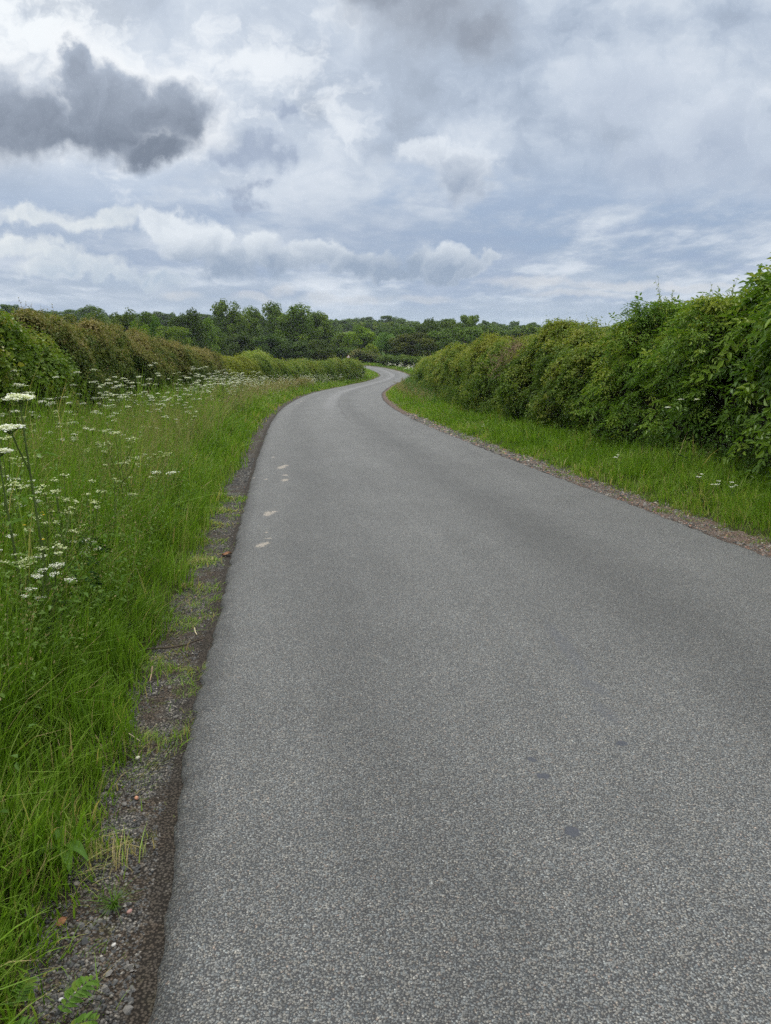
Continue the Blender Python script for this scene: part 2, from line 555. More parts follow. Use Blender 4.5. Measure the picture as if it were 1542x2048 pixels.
def land(x, y):
    base = prof(y)
    hill = sm(y, 205, 360) * 4.6 + sm(y, 360, 520) * 1.5
    tilt = -.024 * x * sm(y, 200, 380) * sm(1500 - np.abs(x), 0, 1200)
    tilt = np.clip(tilt, -9, 9)
    und = fbm(np.stack([x / 60, y / 60], -1), 2, 5) * .7 * sm(y, 150, 260)
    return base + hill + tilt + und


def ground_z(x, y):
    x = np.asarray(x, float)
    y = np.asarray(y, float)
    return land(x, y) + cross(lateral(np.stack([x, y], -1)))


def soil_mat():
    m, T, out = material('verge soil')
    tc = T.n('ShaderNodeTexCoord')
    n = T.noise(tc.outputs['Object'], 2.2, 6, .6)
    n2 = T.noise(tc.outputs['Object'], 60, 4, .6)
    c = T.ramp(n, [(.3, (.030, .045, .012)), (.55, (.045, .075, .014)), (.75, (.07, .065, .03))])
    c = T.mix(T.mr(n2, .35, .7), c, (.05, .036, .022))
    bp = T.n('ShaderNodeBump')
    bp.inputs['Distance'].default_value = .02
    T.put(bp.inputs['Height'], n2)
    principled(T, out, c, .95, .05, bp.outputs[0])
    return m


def field_mat():
    m, T, out = material('fields')
    tc = T.n('ShaderNodeTexCoord')
    P = tc.outputs['Object']
    big = T.n('ShaderNodeTexVoronoi', feature='F1')
    T.put(big.inputs['Vector'], T.v('MULTIPLY', P, (.011, .013, 0)))
    big.inputs['Scale'].default_value = 1
    bw = T.n('ShaderNodeSeparateColor')
    T.put(bw.inputs[0], big.outputs['Color'])
    c = T.ramp(bw.outputs[0], [(0, (.06, .11, .025)), (.4, (.085, .14, .03)), (.6, (.15, .17, .06)), (.8, (.07, .12, .03)), (1, (.20, .19, .08))], 'CONSTANT')
    n = T.noise(P, .6, 6, .65)
    f = T.mr(n, .3, .7, .75, 1.2)
    principled(T, out, T.v('MULTIPLY', c, T.xyz(f, f, f)), .95, .05)
    return m


def strip(name, d0, d1, nd, zf, mat, y0=-5, y1=172, label=None):
    """a sheet along the road between two offsets; d<0 is beyond the right edge"""
    s = ES[(EDGE[:, 1] > y0) & (ES < ES[-1] - .1)]
    near = s[:int(24 / .25)]
    s = np.concatenate([np.linspace(near[0], near[-1], len(near) * 3), s[len(near)::3]])
    d = np.linspace(d0, d1, nd)
    g, h = np.meshgrid(s, d, indexing='ij')
    xy = beside(g, h)
    z = zf(g, h, xy)
    V = np.concatenate([xy, z[..., None]], -1).reshape(-1, 3)
    n, k = g.shape
    i = (np.arange(n - 1)[:, None] * k + np.arange(k - 1)[None])
    F = np.stack([i, i + k, i + k + 1, i + 1], -1).reshape(-1, 4)
    if d0 > d1:
        pass
    o = link(name, mesh(name, V, F, mat, smooth=True, uv=np.stack([h, g], -1).reshape(-1, 2)))
    return tag(o, kind='structure', label=label)


def build_ground():
    # one sheet out to the horizon
    def axis(lo, hi, fine, n):
        t = np.linspace(-1, 1, n)
        v = np.sinh(t * 4.8) / np.sinh(4.8)
        return np.where(v < 0, -v * lo, v * hi) + t * fine
    X = np.unique(np.concatenate([axis(-1400, 1400, 20, 150)]))
    Y = np.concatenate([np.linspace(-30, 230, 130), 230 + np.linspace(0, 1, 70)[1:] ** 2.2 * 1400])
    gx, gy = np.meshgrid(X, Y, indexing='ij')
    d = lateral(np.stack([gx, gy], -1))
    z = land(gx, gy) + cross(d) - .30 * sm(np.abs(d), 9.5, 6.5)
    z = z - .12
    V = np.stack([gx, gy, z], -1).reshape(-1, 3)
    n, k = gx.shape
    i = (np.arange(n - 1)[:, None] * k + np.arange(k - 1)[None])
    F = np.stack([i, i + k, i + k + 1, i + 1], -1).reshape(-1, 4)
    tag(link('ground', mesh('ground', V, F, field_mat(), smooth=True)), kind='structure')
    soil = soil_mat()

    def vz(g, h, xy):
        b = .05 * fbm(np.stack([xy[..., 0] * 2.5, xy[..., 1] * 2.5], -1), 2, 3)
        return land(xy[..., 0], xy[..., 1]) + cross(h) - .03 * sm(np.abs(h), .45, .25) + b * sm(np.abs(h), .3, 1.2) + .04 * fbm(xy * 4, 2, 8) * sm(np.abs(h), .15, .3)
    strip('grass_verge', .2, 9.5, 26, vz, soil)
    strip('grass_verge', -.24, -9.5, 26, vz, soil)


def gravel_mat(name, pink):
    m, T, out = material(name)
    tc = T.n('ShaderNodeTexCoord')
    P = tc.outputs['Object']
    vo = T.n('ShaderNodeTexVoronoi', feature='F1')
    T.put(vo.inputs['Vector'], P)
    vo.inputs['Scale'].default_value = 120
    sp = T.n('ShaderNodeSeparateColor')
    T.put(sp.inputs[0], vo.outputs['Color'])
    if pink:
        c = T.ramp(sp.outputs[0], [(0, (.10, .075, .06)), (.4, (.20, .145, .115)), (.75, (.28, .21, .17)), (.95, (.46, .40, .34))])
    else:
        c = T.ramp(sp.outputs[0], [(0, (.035, .036, .036)), (.4, (.095, .092, .084)), (.75, (.17, .16, .14)), (.95, (.36, .33, .28))])
    n = T.noise(P, 5, 5, .6)
    c = T.mix(T.m('MULTIPLY', T.mr(n, .40, .58), .85), c, (.090, .066, .045) if not pink else (.20, .135, .10))
    moss = T.noise(P, 9, 5, .65)
    c = T.mix(T.m('MULTIPLY', T.mr(moss, .55, .68), .75), c, (.075, .085, .020))
    uvn = T.n('ShaderNodeUVMap')
    su = T.n('ShaderNodeSeparateXYZ')
    T.put(su.inputs[0], uvn.outputs[0])
    silt = T.m('ADD', T.m('ABSOLUTE', su.outputs[0]), T.m('MULTIPLY', T.m('SUBTRACT', T.noise(P, 11, 5, .65), .5), .22))
    c = T.mix(T.m('MULTIPLY', T.mr(silt, .13, .03), .9), c, (.060, .050, .039) if not pink else (.12, .095, .078))
    e = T.mr(vo.outputs['Distance'], .30, .62, 1, .25)
    c = T.v('MULTIPLY', c, T.xyz(e, e, e))
    bp = T.n('ShaderNodeBump')
    bp.inputs['Strength'].default_value = .9
    bp.inputs['Distance'].default_value = .006
    T.put(bp.inputs['Height'], T.m('SUBTRACT', 1.0, vo.outputs['Distance']))
    principled(T, out, c, .9, .15, bp.outputs[0])
    return m


def road_mat():
    m, T, out = material('surface dressed asphalt')
    tc = T.n('ShaderNodeTexCoord')
    P = tc.outputs['Object']
    uvn = T.n('ShaderNodeUVMap')
    su = T.n('ShaderNodeSeparateXYZ')
    T.put(su.inputs[0], uvn.outputs[0])
    lat, lon = su.outputs[0], su.outputs[1]
    # stone chips pressed into bitumen
    warp = T.v('ADD', P, T.v('MULTIPLY', T.v('SUBTRACT', T.noise(P, 210, 2, .6, out='Color'), (.5, .5, .5)), (.009, .009, 0)))
    vo = T.n('ShaderNodeTexVoronoi', feature='F1', voronoi_dimensions='2D')
    T.put(vo.inputs['Vector'], warp)
    vo.inputs['Scale'].default_value = 168
    vs = T.n('ShaderNodeTexVoronoi', feature='F1', voronoi_dimensions='2D')
    T.put(vs.inputs['Vector'], T.v('ADD', warp, (3.37, 1.91, 0)))
    vs.inputs['Scale'].default_value = 290
    sp = T.n('ShaderNodeSeparateColor')
    T.put(sp.inputs[0], vo.outputs['Color'])
    sq = T.n('ShaderNodeSeparateColor')
    T.put(sq.inputs[0], vs.outputs['Color'])
    tone = T.m('ADD', T.m('MULTIPLY', sp.outputs[0], .68), T.m('MULTIPLY', sq.outputs[0], .32))
    stone = T.ramp(tone, [(0, (.050, .052, .054)), (.22, (.088, .091, .091)), (.45, (.140, .141, .134)), (.62, (.180, .179, .170)), (.80, (.225, .221, .205)), (.90, (.29, .282, .255)), (1, (.50, .485, .44))])
    hue = T.ramp(sp.outputs[1], [(0, (.90, 1.0, 1.05)), (.35, (.98, 1.0, 1.0)), (.8, (1.02, 1.0, .94)), (.95, (1.05, 1.0, .90)), (1, (1.22, .98, .86))])
    stone = T.mix(1.0, stone, hue, 'MULTIPLY')
    grain = T.noise(P, 420, 3, .7)
    gf = T.mr(grain, .3, .7, .70, 1.30)
    stone = T.v('MULTIPLY', stone, T.xyz(gf, gf, T.m('MULTIPLY', gf, 1.01)))
    dd = T.m('ADD', vo.outputs['Distance'], T.m('MULTIPLY', T.m('SUBTRACT', sp.outputs[2], .5), .20))
    gap = T.mr(dd, .66, .42)
    gapc = gap
    c = T.mix(gapc, (.048, .049, .050), stone)
    # traffic: polished tracks, fatted bitumen, dusty crown and edges
    n1 = T.noise(P, .55, 5, .6)
    n2 = T.noise(T.v('MULTIPLY', T.xyz(lat, lon, 0.0), (2.4, .22, 1)), 1.0, 5, .6)
    f = T.mr(n1, .3, .7, .90, .99)
    f = T.m('MULTIPLY', f, T.mr(n2, .3, .7, .93, 1.06))
    latw = T.m('ADD', lat, T.m('MULTIPLY', T.m('SUBTRACT', n1, .5), .35))

    def band(c0, wd, amt):
        return T.m('SUBTRACT', 1.0, T.m('MULTIPLY', T.mr(T.m('ABSOLUTE', T.m('SUBTRACT', latw, c0)), wd, 0.0), amt))
    f = T.m('MULTIPLY', f, band(.75, .5, .14))
    f = T.m('MULTIPLY', f, band(2.75, .6, .20))
    f = T.m('MULTIPLY', f, T.m('ADD', 1.0, T.m('MULTIPLY', T.mr(T.m('ABSOLUTE', T.m('SUBTRACT', latw, 1.75)), .5, 0.0), .07)))
    n3 = T.noise(T.v('MULTIPLY', P, (1, .6, 1)), 2.6, 5, .65)
    f = T.m('MULTIPLY', f, T.mr(n3, .36, .64, .96, 1.04))
    edgew = T.m('ADD', lat, T.m('MULTIPLY', T.m('SUBTRACT', T.noise(P, 7, 5, .65), .5), .22))
    f = T.m('MULTIPLY', f, T.mr(edgew, -.02, .16, .50, 1.0))
    c = T.v('MULTIPLY', c, T.xyz(f, f, f))
    # the pale lane join and the dark line running along the middle from the bend
    nl = T.noise(T.xyz(T.m('MULTIPLY', lon, .35), 0.0, 0.0), 1.0, 4, .6)
    pl = T.m('ADD', lat, T.m('MULTIPLY', T.m('SUBTRACT', nl, .5), .35))
    dline = T.m('MULTIPLY', T.mr(T.m('ABSOLUTE', T.m('SUBTRACT', pl, 2.35)), .07, .02), T.mr(lon, 20, 26))
    dl2 = T.m('MULTIPLY', dline, T.mr(T.noise(P, 3, 4, .6), .36, .56))
    c = T.mix(T.m('MULTIPLY', dl2, .55), c, (.065, .064, .062))
    pline = T.m('MULTIPLY', T.mr(T.m('ABSOLUTE', T.m('SUBTRACT', pl, 1.95)), .42, .1), T.mr(lon, 24, 36))
    c = T.mix(T.m('MULTIPLY', pline, .20), c, (.27, .265, .27))
    # dark smooth bitumen spots
    dist = T.noise(P, 26, 4, .6, out='Color')
    PW = T.v('ADD', P, T.v('MULTIPLY', T.v('SUBTRACT', dist, (.5, .5, .5)), (.05, .05, 0)))

    def spots(lst):
        best = None
        for (x, y, rx, ry, rot) in lst:
            v = T.v('SUBTRACT', T.v('MULTIPLY', PW, (1, 1, 0)), (x, y, 0))
            ca, sa = math.cos(rot), math.sin(rot)
            a = T.m('DIVIDE', T.v('DOT_PRODUCT', v, (ca, sa, 0)), rx)
            b = T.m('DIVIDE', T.v('DOT_PRODUCT', v, (-sa, ca, 0)), ry)
            r = T.v('LENGTH', T.xyz(a, b, 0.0))
            best = r if best is None else T.m('MINIMUM', best, r)
        return best
    dk = T.mr(spots([(.612, 2.10, .026, .028, 0), (.585, 2.44, .026, .022, 0), (.57, 2.56, .020, .016, 0), (.955, 2.68, .030, .022, .2)]), 1.05, .8)
    c = T.mix(T.m('MULTIPLY', dk, .92), c, (.040, .044, .054))
    dk2 = T.mr(spots([(.985, 3.75, .040, .34, .05), (1.0, 3.22, .035, .10, .3), (.975, 2.95, .035, .10, .2)]), 1.5, .6)
    c = T.mix(T.m('MULTIPLY', dk2, .38), c, (.085, .092, .105))
    # pale dried splashes by the left edge
    frag = T.noise(P, 38, 4, .65)
    ps = spots([(-1.25, 7.65, .05, .12, 0), (-1.21, 7.75, .03, .07, 0), (-1.085, 6.20, .045, .075, -.1), (-1.05, 6.27, .03, .06, 0), (-1.06, 6.47, .028, .02, 0), (-1.12, 6.72, .016, .02, 0), (-1.64, 11.5, .06, .18, 0), (-1.60, 11.7, .04, .1, 0), (-1.40, 10.1, .045, .11, 0), (-1.46, 10.6, .035, .07, 0), (-1.68, 10.2, .02, .05, 0), (-1.88, 10.4, .015, .04, 0), (-1.97, 12.9, .025, .06, 0), (-4.22, 37.2, .07, .25, 0), (-4.05, 34.4, .06, .2, 0)])
    pm = T.m('MULTIPLY', T.mr(T.m('ADD', ps, T.m('MULTIPLY', T.m('SUBTRACT', frag, .5), 3.6)), 1.25, .60), T.mr(gap, 0.0, .7, .45, 1))
    c = T.mix(T.m('MULTIPLY', pm, .66), c, (.46, .40, .32))
    hgt = T.m('MULTIPLY', T.mr(dd, .70, .34), T.mr(sp.outputs[1], 0, 1, .55, 1.0))
    hgt = T.m('ADD', hgt, T.m('MULTIPLY', grain, .18))
    hgt = T.m('MULTIPLY', hgt, T.m('SUBTRACT', 1.0, T.m('MULTIPLY', dk, .8)))
    bp = T.n('ShaderNodeBump')
    bp.inputs['Strength'].default_value = .8
    bp.inputs['Distance'].default_value = .0042
    T.put(bp.inputs['Height'], hgt)
    rg = T.mix(dk, (.72, .72, .72), (.45, .45, .45))
    principled(T, out, c, rg, .38, bp.outputs[0])
    return m


def build_road():
    s = ES[EDGE[:, 1] > -6]
    s = np.concatenate([np.linspace(s[0], s[150], 1501), s[151:]])
    lat01 = np.concatenate([[-.004, .0, .004, .010, .02], np.linspace(.04, .96, 22), [.98, .99, .996, 1.0, 1.004]])
    e, n, w = edge_at(s)
    k = len(lat01)
    rag_l = fbm(np.stack([s * 9, s * 0], -1), 4, 2) * .022 + fbm(np.stack([s * .8, s * 0], -1), 2, 21) * .012
    rag_r = fbm(np.stack([s * 5, s * 0 + 9], -1), 4, 4) * .045 + fbm(np.stack([s * .8, s * 0], -1), 2, 22) * .03
    lat = lat01[None] * w[:, None]
    lat = lat + (rag_l - .004)[:, None] * sm(lat01, .05, 0)[None] + rag_r[:, None] * sm(lat01, .95, 1)[None]
    xy = e[:, None] + n[:, None] * lat[..., None]
    c = np.abs(lat01 - .5) * 2
    z = land(xy[..., 0], xy[..., 1]) + (.018 - .018 * c ** 2)[None]
    drop = np.zeros(k)
    drop[0] = drop[-1] = -.09
    drop[1] = drop[-2] = -.024
    drop[2] = drop[-3] = -.010
    drop[3] = drop[-4] = -.003
    z = z + drop[None]
    V = np.concatenate([xy, z[..., None]], -1).reshape(-1, 3)
    i = (np.arange(len(s) - 1)[:, None] * k + np.arange(k - 1)[None])
    F = np.stack([i, i + 1, i + k + 1, i + k], -1).reshape(-1, 4)
    uv = np.stack([lat, np.broadcast_to(s[:, None] - 7.0, lat.shape)], -1).reshape(-1, 2)
    tag(link('road', mesh('road', V, F, road_mat(), smooth=True, uv=uv)), kind='structure')

    def gz(g, h, xy):
        return land(xy[..., 0], xy[..., 1]) - .034 + .012 * fbm(xy * 7, 3, 6) + .02 * sm(np.abs(h), .12, .5)
    strip('gravel_margin', -.0 + .62, -.06 + .02, 9, gz, gravel_mat('grey edge gravel', False))
    # right margin: pinker stone
    strip('gravel_margin', -.001, -.75, 9, lambda g, h, xy: gz(g, h, xy), gravel_mat('pinkish edge gravel', True))


build_ground()
build_road()


# ------------------------------------------------------------------ loose stones along the edges
def stones():
    m, T, out = material('loose chips')
    at = T.n('ShaderNodeAttribute', attribute_name='tint')
    c = T.ramp(at.outputs['Fac'], [(0, (.038, .040, .041)), (.45, (.095, .094, .089)), (.75, (.165, .155, .138)), (.93, (.29, .265, .22)), (.975, (.45, .42, .36)), (1, (.36, .20, .14))])
    principled(T, out, c, .85, .2)
    octv = np.array([[1, 0, 0], [.5, .87, 0], [-.5, .87, 0], [-1, 0, 0], [-.5, -.87, 0], [.5, -.87, 0], [.45, .2, .75], [-.4, .35, .7], [0, -.5, .72]], float)
    octf = np.array([[0, 1, 6], [1, 2, 7], [2, 3, 7], [3, 4, 8], [4, 5, 8], [5, 0, 6], [1, 7, 6], [3, 8, 7], [5, 6, 8], [6, 7, 8]])

    def scatter(name, n, d0, d1, y0, y1, power, size, tint_shift, seed):
        r = np.random.default_rng(seed)
        s0, s1 = np.interp([y0, y1], EDGE[:, 1][:500], ES[:500])
        u = r.random(n)
        s = s0 + (s1 - s0) * u ** power
        d = d0 + (d1 - d0) * r.random(n)
        xy = beside(s, d)
        keep = fbm(xy * 3, 3, 31) * 1.3 + r.random(n) * 1.0 > .25
        xy, s, d = xy[keep], s[keep], d[keep]
        n = len(xy)
        D = np.maximum(np.hypot(xy[:, 0], xy[:, 1]), 1.5)
        sz = size * np.exp(r.normal(0, .35, n)) * np.maximum(1, D / 6)
        z = land(xy[:, 0], xy[:, 1]) - .034 + .012 * fbm(xy * 7, 3, 6) + .02 * sm(np.abs(d), .12, .5)
        a = r.random(n) * 6.28
        v = octv[None] * (1 + r.normal(0, .22, (n, 9, 1))) * np.stack([sz, sz * r.uniform(.55, 1, n), sz * r.uniform(.4, .9, n)], -1)[:, None]
        tl = r.normal(0, .35, (n, 2))
        x, y, zz = v[..., 0], v[..., 1], v[..., 2]
        zz = zz + x * tl[:, :1] * .6 + y * tl[:, 1:] * .6
        X = x * np.cos(a)[:, None] - y * np.sin(a)[:, None] + xy[:, :1]
        Yy = x * np.sin(a)[:, None] + y * np.cos(a)[:, None] + xy[:, 1:]
        V = np.stack([X, Yy, zz + z[:, None] + sz[:, None] * .15], -1).reshape(-1, 3)
        F = (octf[None] + np.arange(n)[:, None, None] * 9).reshape(-1, 3)
        t = np.clip(r.beta(1.6, 2.0, n) * .97 + tint_shift + (r.random(n) > .985) * .3, 0, 1)
        o = link(name, mesh(name, V, F, m, np.repeat(t, 9)))
        tag(o, kind='stuff')
        return o
    tag(scatter('gravel', 27000, .05, .42, 1.0, 13, 1.8, .0040, .0, 5), label='loose grey chippings along the left road edge', cat='gravel')
    tag(scatter('gravel', 22000, -.03, -.62, 3.5, 26, 1.6, .0058, .22, 6), label='loose pinkish stones along the right road edge', cat='gravel')


stones()


# ------------------------------------------------------------------ grass
def blade_mesh(P, az, lean, h, w, tint, curl=None):
    n = len(P)
    t = np.array([0, .38, .72, 1.0])
    wd = np.array([.8, 1, .62, .08])
    if curl is None:
        curl = np.full(n, 2.0)
    dx = np.stack([np.cos(az), np.sin(az)], -1)
    tt = t[None]
    out = h[:, None] * lean[:, None] * tt ** curl[:, None]
    up = h[:, None] * tt * (1 - .42 * np.clip(lean, 0, 1.6)[:, None] * tt)
    pos = P[:, None] + np.concatenate([dx[:, None] * out[..., None], up[..., None]], -1)
    tw = az + np.pi / 2 + R.normal(0, .5, n)
    sx = np.stack([np.cos(tw), np.sin(tw), np.zeros(n)], -1)
    off = sx[:, None] * (w[:, None] * wd[None] * .5)[..., None]
    V = np.stack([pos - off, pos + off], 2).reshape(-1, 3)
    b = np.arange(n)[:, None, None] * 8
    q = np.array([[0, 1, 3, 2], [2, 3, 5, 4], [4, 5, 7, 6]])
    F = (b + q[None]).reshape(-1, 4)
    return V, F, np.repeat(tint, 8)


def sample_s(r, n, y0, y1, k=1.3):
    """stations along the road, denser near the camera"""
    y = np.linspace(y0, y1, 4000)
    pdf = 1 / np.maximum(np.abs(y), 1.2) ** k
    c = np.cumsum(pdf)
    c /= c[-1]
    yy = np.interp(r.random(n), c, y)
    return np.interp(yy, EDGE[:, 1], ES) if np.all(np.diff(EDGE[:, 1]) > 0) else yy * 0


EY_S = np.interp(np.linspace(-8, 165, 2000), EDGE[:, 1], ES)


def s_of_y(y):
    return np.interp(y, EDGE[:, 1], ES)


def ypick(r, n, y0, y1, k):
    y = np.linspace(y0, y1, 5000)
    pdf = 1 / np.maximum(y - y0 + max(1.3, abs(y0)), 1.2) ** k
    c = np.cumsum(pdf)
    return np.interp(r.random(n), c / c[-1], y)


def grow(name, n, y0, y1, k, dlo, dhi, hfun, tfun, leanm, label, seed, wmin=.0035, clump=7, side=1, toward=.5, mat='grass', edge_noise=.12, dpow=1.0):
    r = np.random.default_rng(seed)
    nc = n // clump
    y = ypick(r, nc, y0, y1, k)
    s = s_of_y(y)
    u = r.random(nc) ** dpow
    d = dlo + (dhi - dlo) * u
    d = d + edge_noise * fbm(np.stack([s * 1.4, s * 0 + seed], -1), 3, seed) * np.clip(1.6 - (d - dlo), 0, 1)
    caz = r.random(nc) * 6.283
    clean = np.abs(r.normal(leanm, leanm * .45, nc))
    ctint = r.normal(0, .10, nc)
    s = np.repeat(s, clump)
    d = np.repeat(d, clump)
    y = np.repeat(y, clump)
    m = len(s)
    D = np.maximum(y, 1.3)
    spread = .025 + .0035 * D
    xy = beside(s, side * np.maximum(d, .02)) + r.normal(0, 1, (m, 2)) * spread[:, None]
    # keep blades off the carriageway
    lat = lateral(xy) * side
    ok = lat > dlo * .75 + .02
    if side < 0:
        ok &= xy[:, 1] > 2
    h = hfun(lat, xy, y) * np.exp(r.normal(0, .22, m))
    az = np.repeat(caz, clump) + r.normal(0, .45, m)
    # lean out towards the light over the road
    _, nn, _ = edge_at(s)
    rd = np.arctan2(nn[:, 1] * side, nn[:, 0] * side)
    pull = np.repeat(r.random(nc), clump) < toward
    az = np.where(pull, rd + r.normal(0, .55, m), az)
    lean = np.repeat(clean, clump) * np.exp(r.normal(0, .3, m))
    w = np.maximum(wmin, .00105 * D) * np.exp(r.normal(0, .3, m))
    straw = (r.random(m) < (.05 if side > 0 else .025)) * r.uniform(.2, .6, m)
    tint = np.clip(straw + tfun(lat, xy, y) + np.repeat(ctint, clump) + r.normal(0, .15, m), 0, 1)
    z = land(xy[:, 0], xy[:, 1]) + cross(lat * side) - .03
    P = np.concatenate([xy, z[:, None]], -1)[ok]
    V, F, t = blade_mesh(P, az[ok], lean[ok], h[ok], w[ok], tint[ok], r.uniform(1.4, 2.6, ok.sum()))
    o = link(name, mesh(name, V, F, M[mat], t))
    return tag(o, label, 'grass', kind='stuff')


def patch(xy, sc, seed):
    return fbm(xy * sc, 3, seed)


def h_left(lat, xy, y):
    h = np.interp(lat, [0, .2, .4, .7, 1.1, 1.8, 3, 4.5], [.04, .08, .17, .34, .54, .70, .78, .78])
    h = h * np.interp(y, [0, 1.6, 3, 5, 10, 40, 80, 140], [.85, .95, 1.08, 1.15, 1.1, .92, .6, .5])
    return h * (1 + .32 * patch(xy, 1.1, 40))


def t_left(lat, xy, y):
    return .42 + .16 * patch(xy, .9, 41) + np.interp(lat, [0, .3, .7, 2, 4], [.22, .16, .04, .08, .14]) + np.interp(y, [0, 3, 10, 30, 80], [.06, -.04, .04, .12, .16])


def h_right(lat, xy, y):
    h = np.interp(lat, [0, .4, .8, 1.4, 2.5], [.05, .13, .20, .26, .32])
    return h * (1 + .55 * patch(xy, 1.6, 42)) * np.interp(y, [0, 40, 120], [1, .95, .8])


def t_right(lat, xy, y):
    return .56 + .20 * patch(xy, 1.1, 43) + np.interp(lat, [0, .4, .8], [.18, .1, 0])


grow('grass', 15000, .5, 4.2, .8, .28, .95, h_left, t_left, .32, 'lush bright grass bending over the left gravel edge', 100, .0056, 10, toward=.42, dpow=.85, edge_noise=.09)
grow('grass', 30000, 1.0, 9, 1.0, .55, 4.6, h_left, t_left, .28, 'long dark green grass in the left verge nearest the viewer', 101, .0064, 11, toward=.35)
grow('grass', 70000, 4.0, 30, 1.15, .30, 4.6, h_left, t_left, .30, 'tall grass in the left verge beside the brown-topped hedge', 102, .0048, 9, toward=.4)
grow('grass', 46000, 26, 150, 1.2, .35, 5.2, h_left, t_left, .40, 'grass of the left verge around the far bend', 103, .004, 8, toward=.3)
grow('grass', 11000, .6, 9, .8, .08, .44, lambda l, p, y: .05 + .04 * patch(p, 3, 48), lambda l, p, y: .74 + .25 * patch(p, 3, 49), .7, 'thin short grass creeping over the left gravel', 104, .0028, 14, toward=.3, edge_noise=.25)
grow('grass', 75000, 3, 30, 1.15, .40, 2.9, h_right, t_right, .34, 'short bright grass strip below the right hedge', 110, .0042, 9, side=-1, toward=.35)
grow('grass', 40000, 26, 160, 1.2, .36, 5.5, h_right, t_right, .36, 'grass of the right verge around the far bend', 111, .004, 8, side=-1, toward=.3)
grow('grass', 5000, 3, 24, .9, .14, .5, lambda l, p, y: .06 + .03 * patch(p, 3, 50), lambda l, p, y: .66 + .2 * patch(p, 3, 51), .7, 'thin short grass creeping over the right gravel', 112, .0028, 14, side=-1, toward=.3, edge_noise=.22)


def seed_grass(name, n, y0, y1, k, dlo, dhi, hgt, label, seed, side=1):
    """flowering grass stalks with loose brownish heads"""
    r = np.random.default_rng(seed)
    y = ypick(r, n, y0, y1, k)
    s = s_of_y(y)
    d = dlo + (dhi - dlo) * r.random(n)
    xy = beside(s, side * d) + r.normal(0, .05, (n, 2))
    keep = patch(xy, .8, 60) + r.random(n) * .9 > .2
    xy, y, d = xy[keep], y[keep], d[keep]
    n = len(y)
    z = land(xy[:, 0], xy[:, 1]) + cross(d * side) - .02
    h = hgt * np.exp(r.normal(0, .16, n)) * np.interp(y, [0, 6, 60, 120], [.85, 1, 1, .7])
    az = r.normal(.2, 1.2, n)
    lean = np.abs(r.normal(.28, .14, n))
    P = np.concatenate([xy, z[:, None]], -1)
    D = np.maximum(y, 1.5)
    V1, F1, t1 = blade_mesh(P, az, lean, h, np.maximum(.0022, .0006 * D), np.clip(r.normal(.25, .15, n), 0, 1))
    nf = 9
    u = r.uniform(.74, 1.02, (n, nf))
    dx = np.stack([np.cos(az), np.sin(az)], -1)
    out = h[:, None] * lean[:, None] * u ** 2
    up = h[:, None] * u * (1 - .42 * lean[:, None] * u)
    c = P[:, None] + np.concatenate([dx[:, None] * out[..., None], up[..., None]], -1)
    c = c + r.normal(0, 1, c.shape) * np.array([.012, .012, .012]) * (1 + D / 25)[:, None, None]
    c = c.reshape(-1, 3)
    m = len(c)
    L = np.repeat(np.maximum(.012, .0014 * D), nf) * r.uniform(.7, 1.4, m)
    a = nrm(np.stack([np.repeat(dx[:, 0], nf) * .5, np.repeat(dx[:, 1], nf) * .5, np.ones(m)], -1) + r.normal(0, .5, (m, 3)))
    b = nrm(np.cross(a, r.normal(0, 1, (m, 3)))) * (L * .22)[:, None]
    a = a * L[:, None]
    V2 = np.stack([c, c + a * .5 + b, c + a, c + a * .5 - b], 1).reshape(-1, 3)
    F2 = np.arange(m * 4).reshape(-1, 4) + len(V1)
    t2 = np.repeat(np.clip(np.repeat(r.normal(.5, .22, n), nf) + r.normal(0, .1, m), 0, 1), 4)
    o = link(name, mesh(name, np.concatenate([V1, V2]), [F1, F2], M['seed'], np.concatenate([t1, t2])))
    return tag(o, label, 'grass', kind='stuff')


seed_grass('seeding_grass', 2200, 2.2, 8, .8, .55, 4.2, .66, 'brownish seed heads of tall grass nearest the viewer', 120)
seed_grass('seeding_grass', 9500, 6, 60, 1.1, .8, 4.6, .84, 'brownish seed heads of tall grass along the left hedge', 121)
seed_grass('seeding_grass', 900, 30, 120, 1.0, .9, 3.0, .5, 'sparse seed heads on the right verge by the bend', 122, -1)


# ------------------------------------------------------------------ leaves and hedges
def leaf_mesh(P, N, A, L, W, tint, fold=.25, six=True):
    """pointed folded leaves: base P, normal N, axis A"""
    A = nrm(A - N * (A * N).sum(-1, keepdims=True))
    B = np.cross(N, A)
    n = len(P)
    L = L[:, None]
    W = W[:, None]
    f = N * (W * fold)
    if six:
        V = np.stack([P, P + A * L * .33 + B * W * .48 + f, P + A * L * .68 + B * W * .36 + f * .6 - N * L * .06, P + A * L - N * L * .16,
                      P + A * L * .68 - B * W * .36 + f * .6 - N * L * .06, P + A * L * .33 - B * W * .48 + f], 1).reshape(-1, 3)
        F = (np.array([[0, 1, 2, 3], [0, 3, 4, 5]])[None] + np.arange(n)[:, None, None] * 6).reshape(-1, 4)
        return V, F, np.repeat(tint, 6)
    V = np.stack([P, P + A * L * .45 + B * W * .5 + f, P + A * L, P + A * L * .45 - B * W * .5 + f], 1).reshape(-1, 3)
    F = (np.array([[0, 1, 2], [0, 2, 3]])[None] + np.arange(n)[:, None, None] * 4).reshape(-1, 3)
    return V, F, np.repeat(tint, 4)


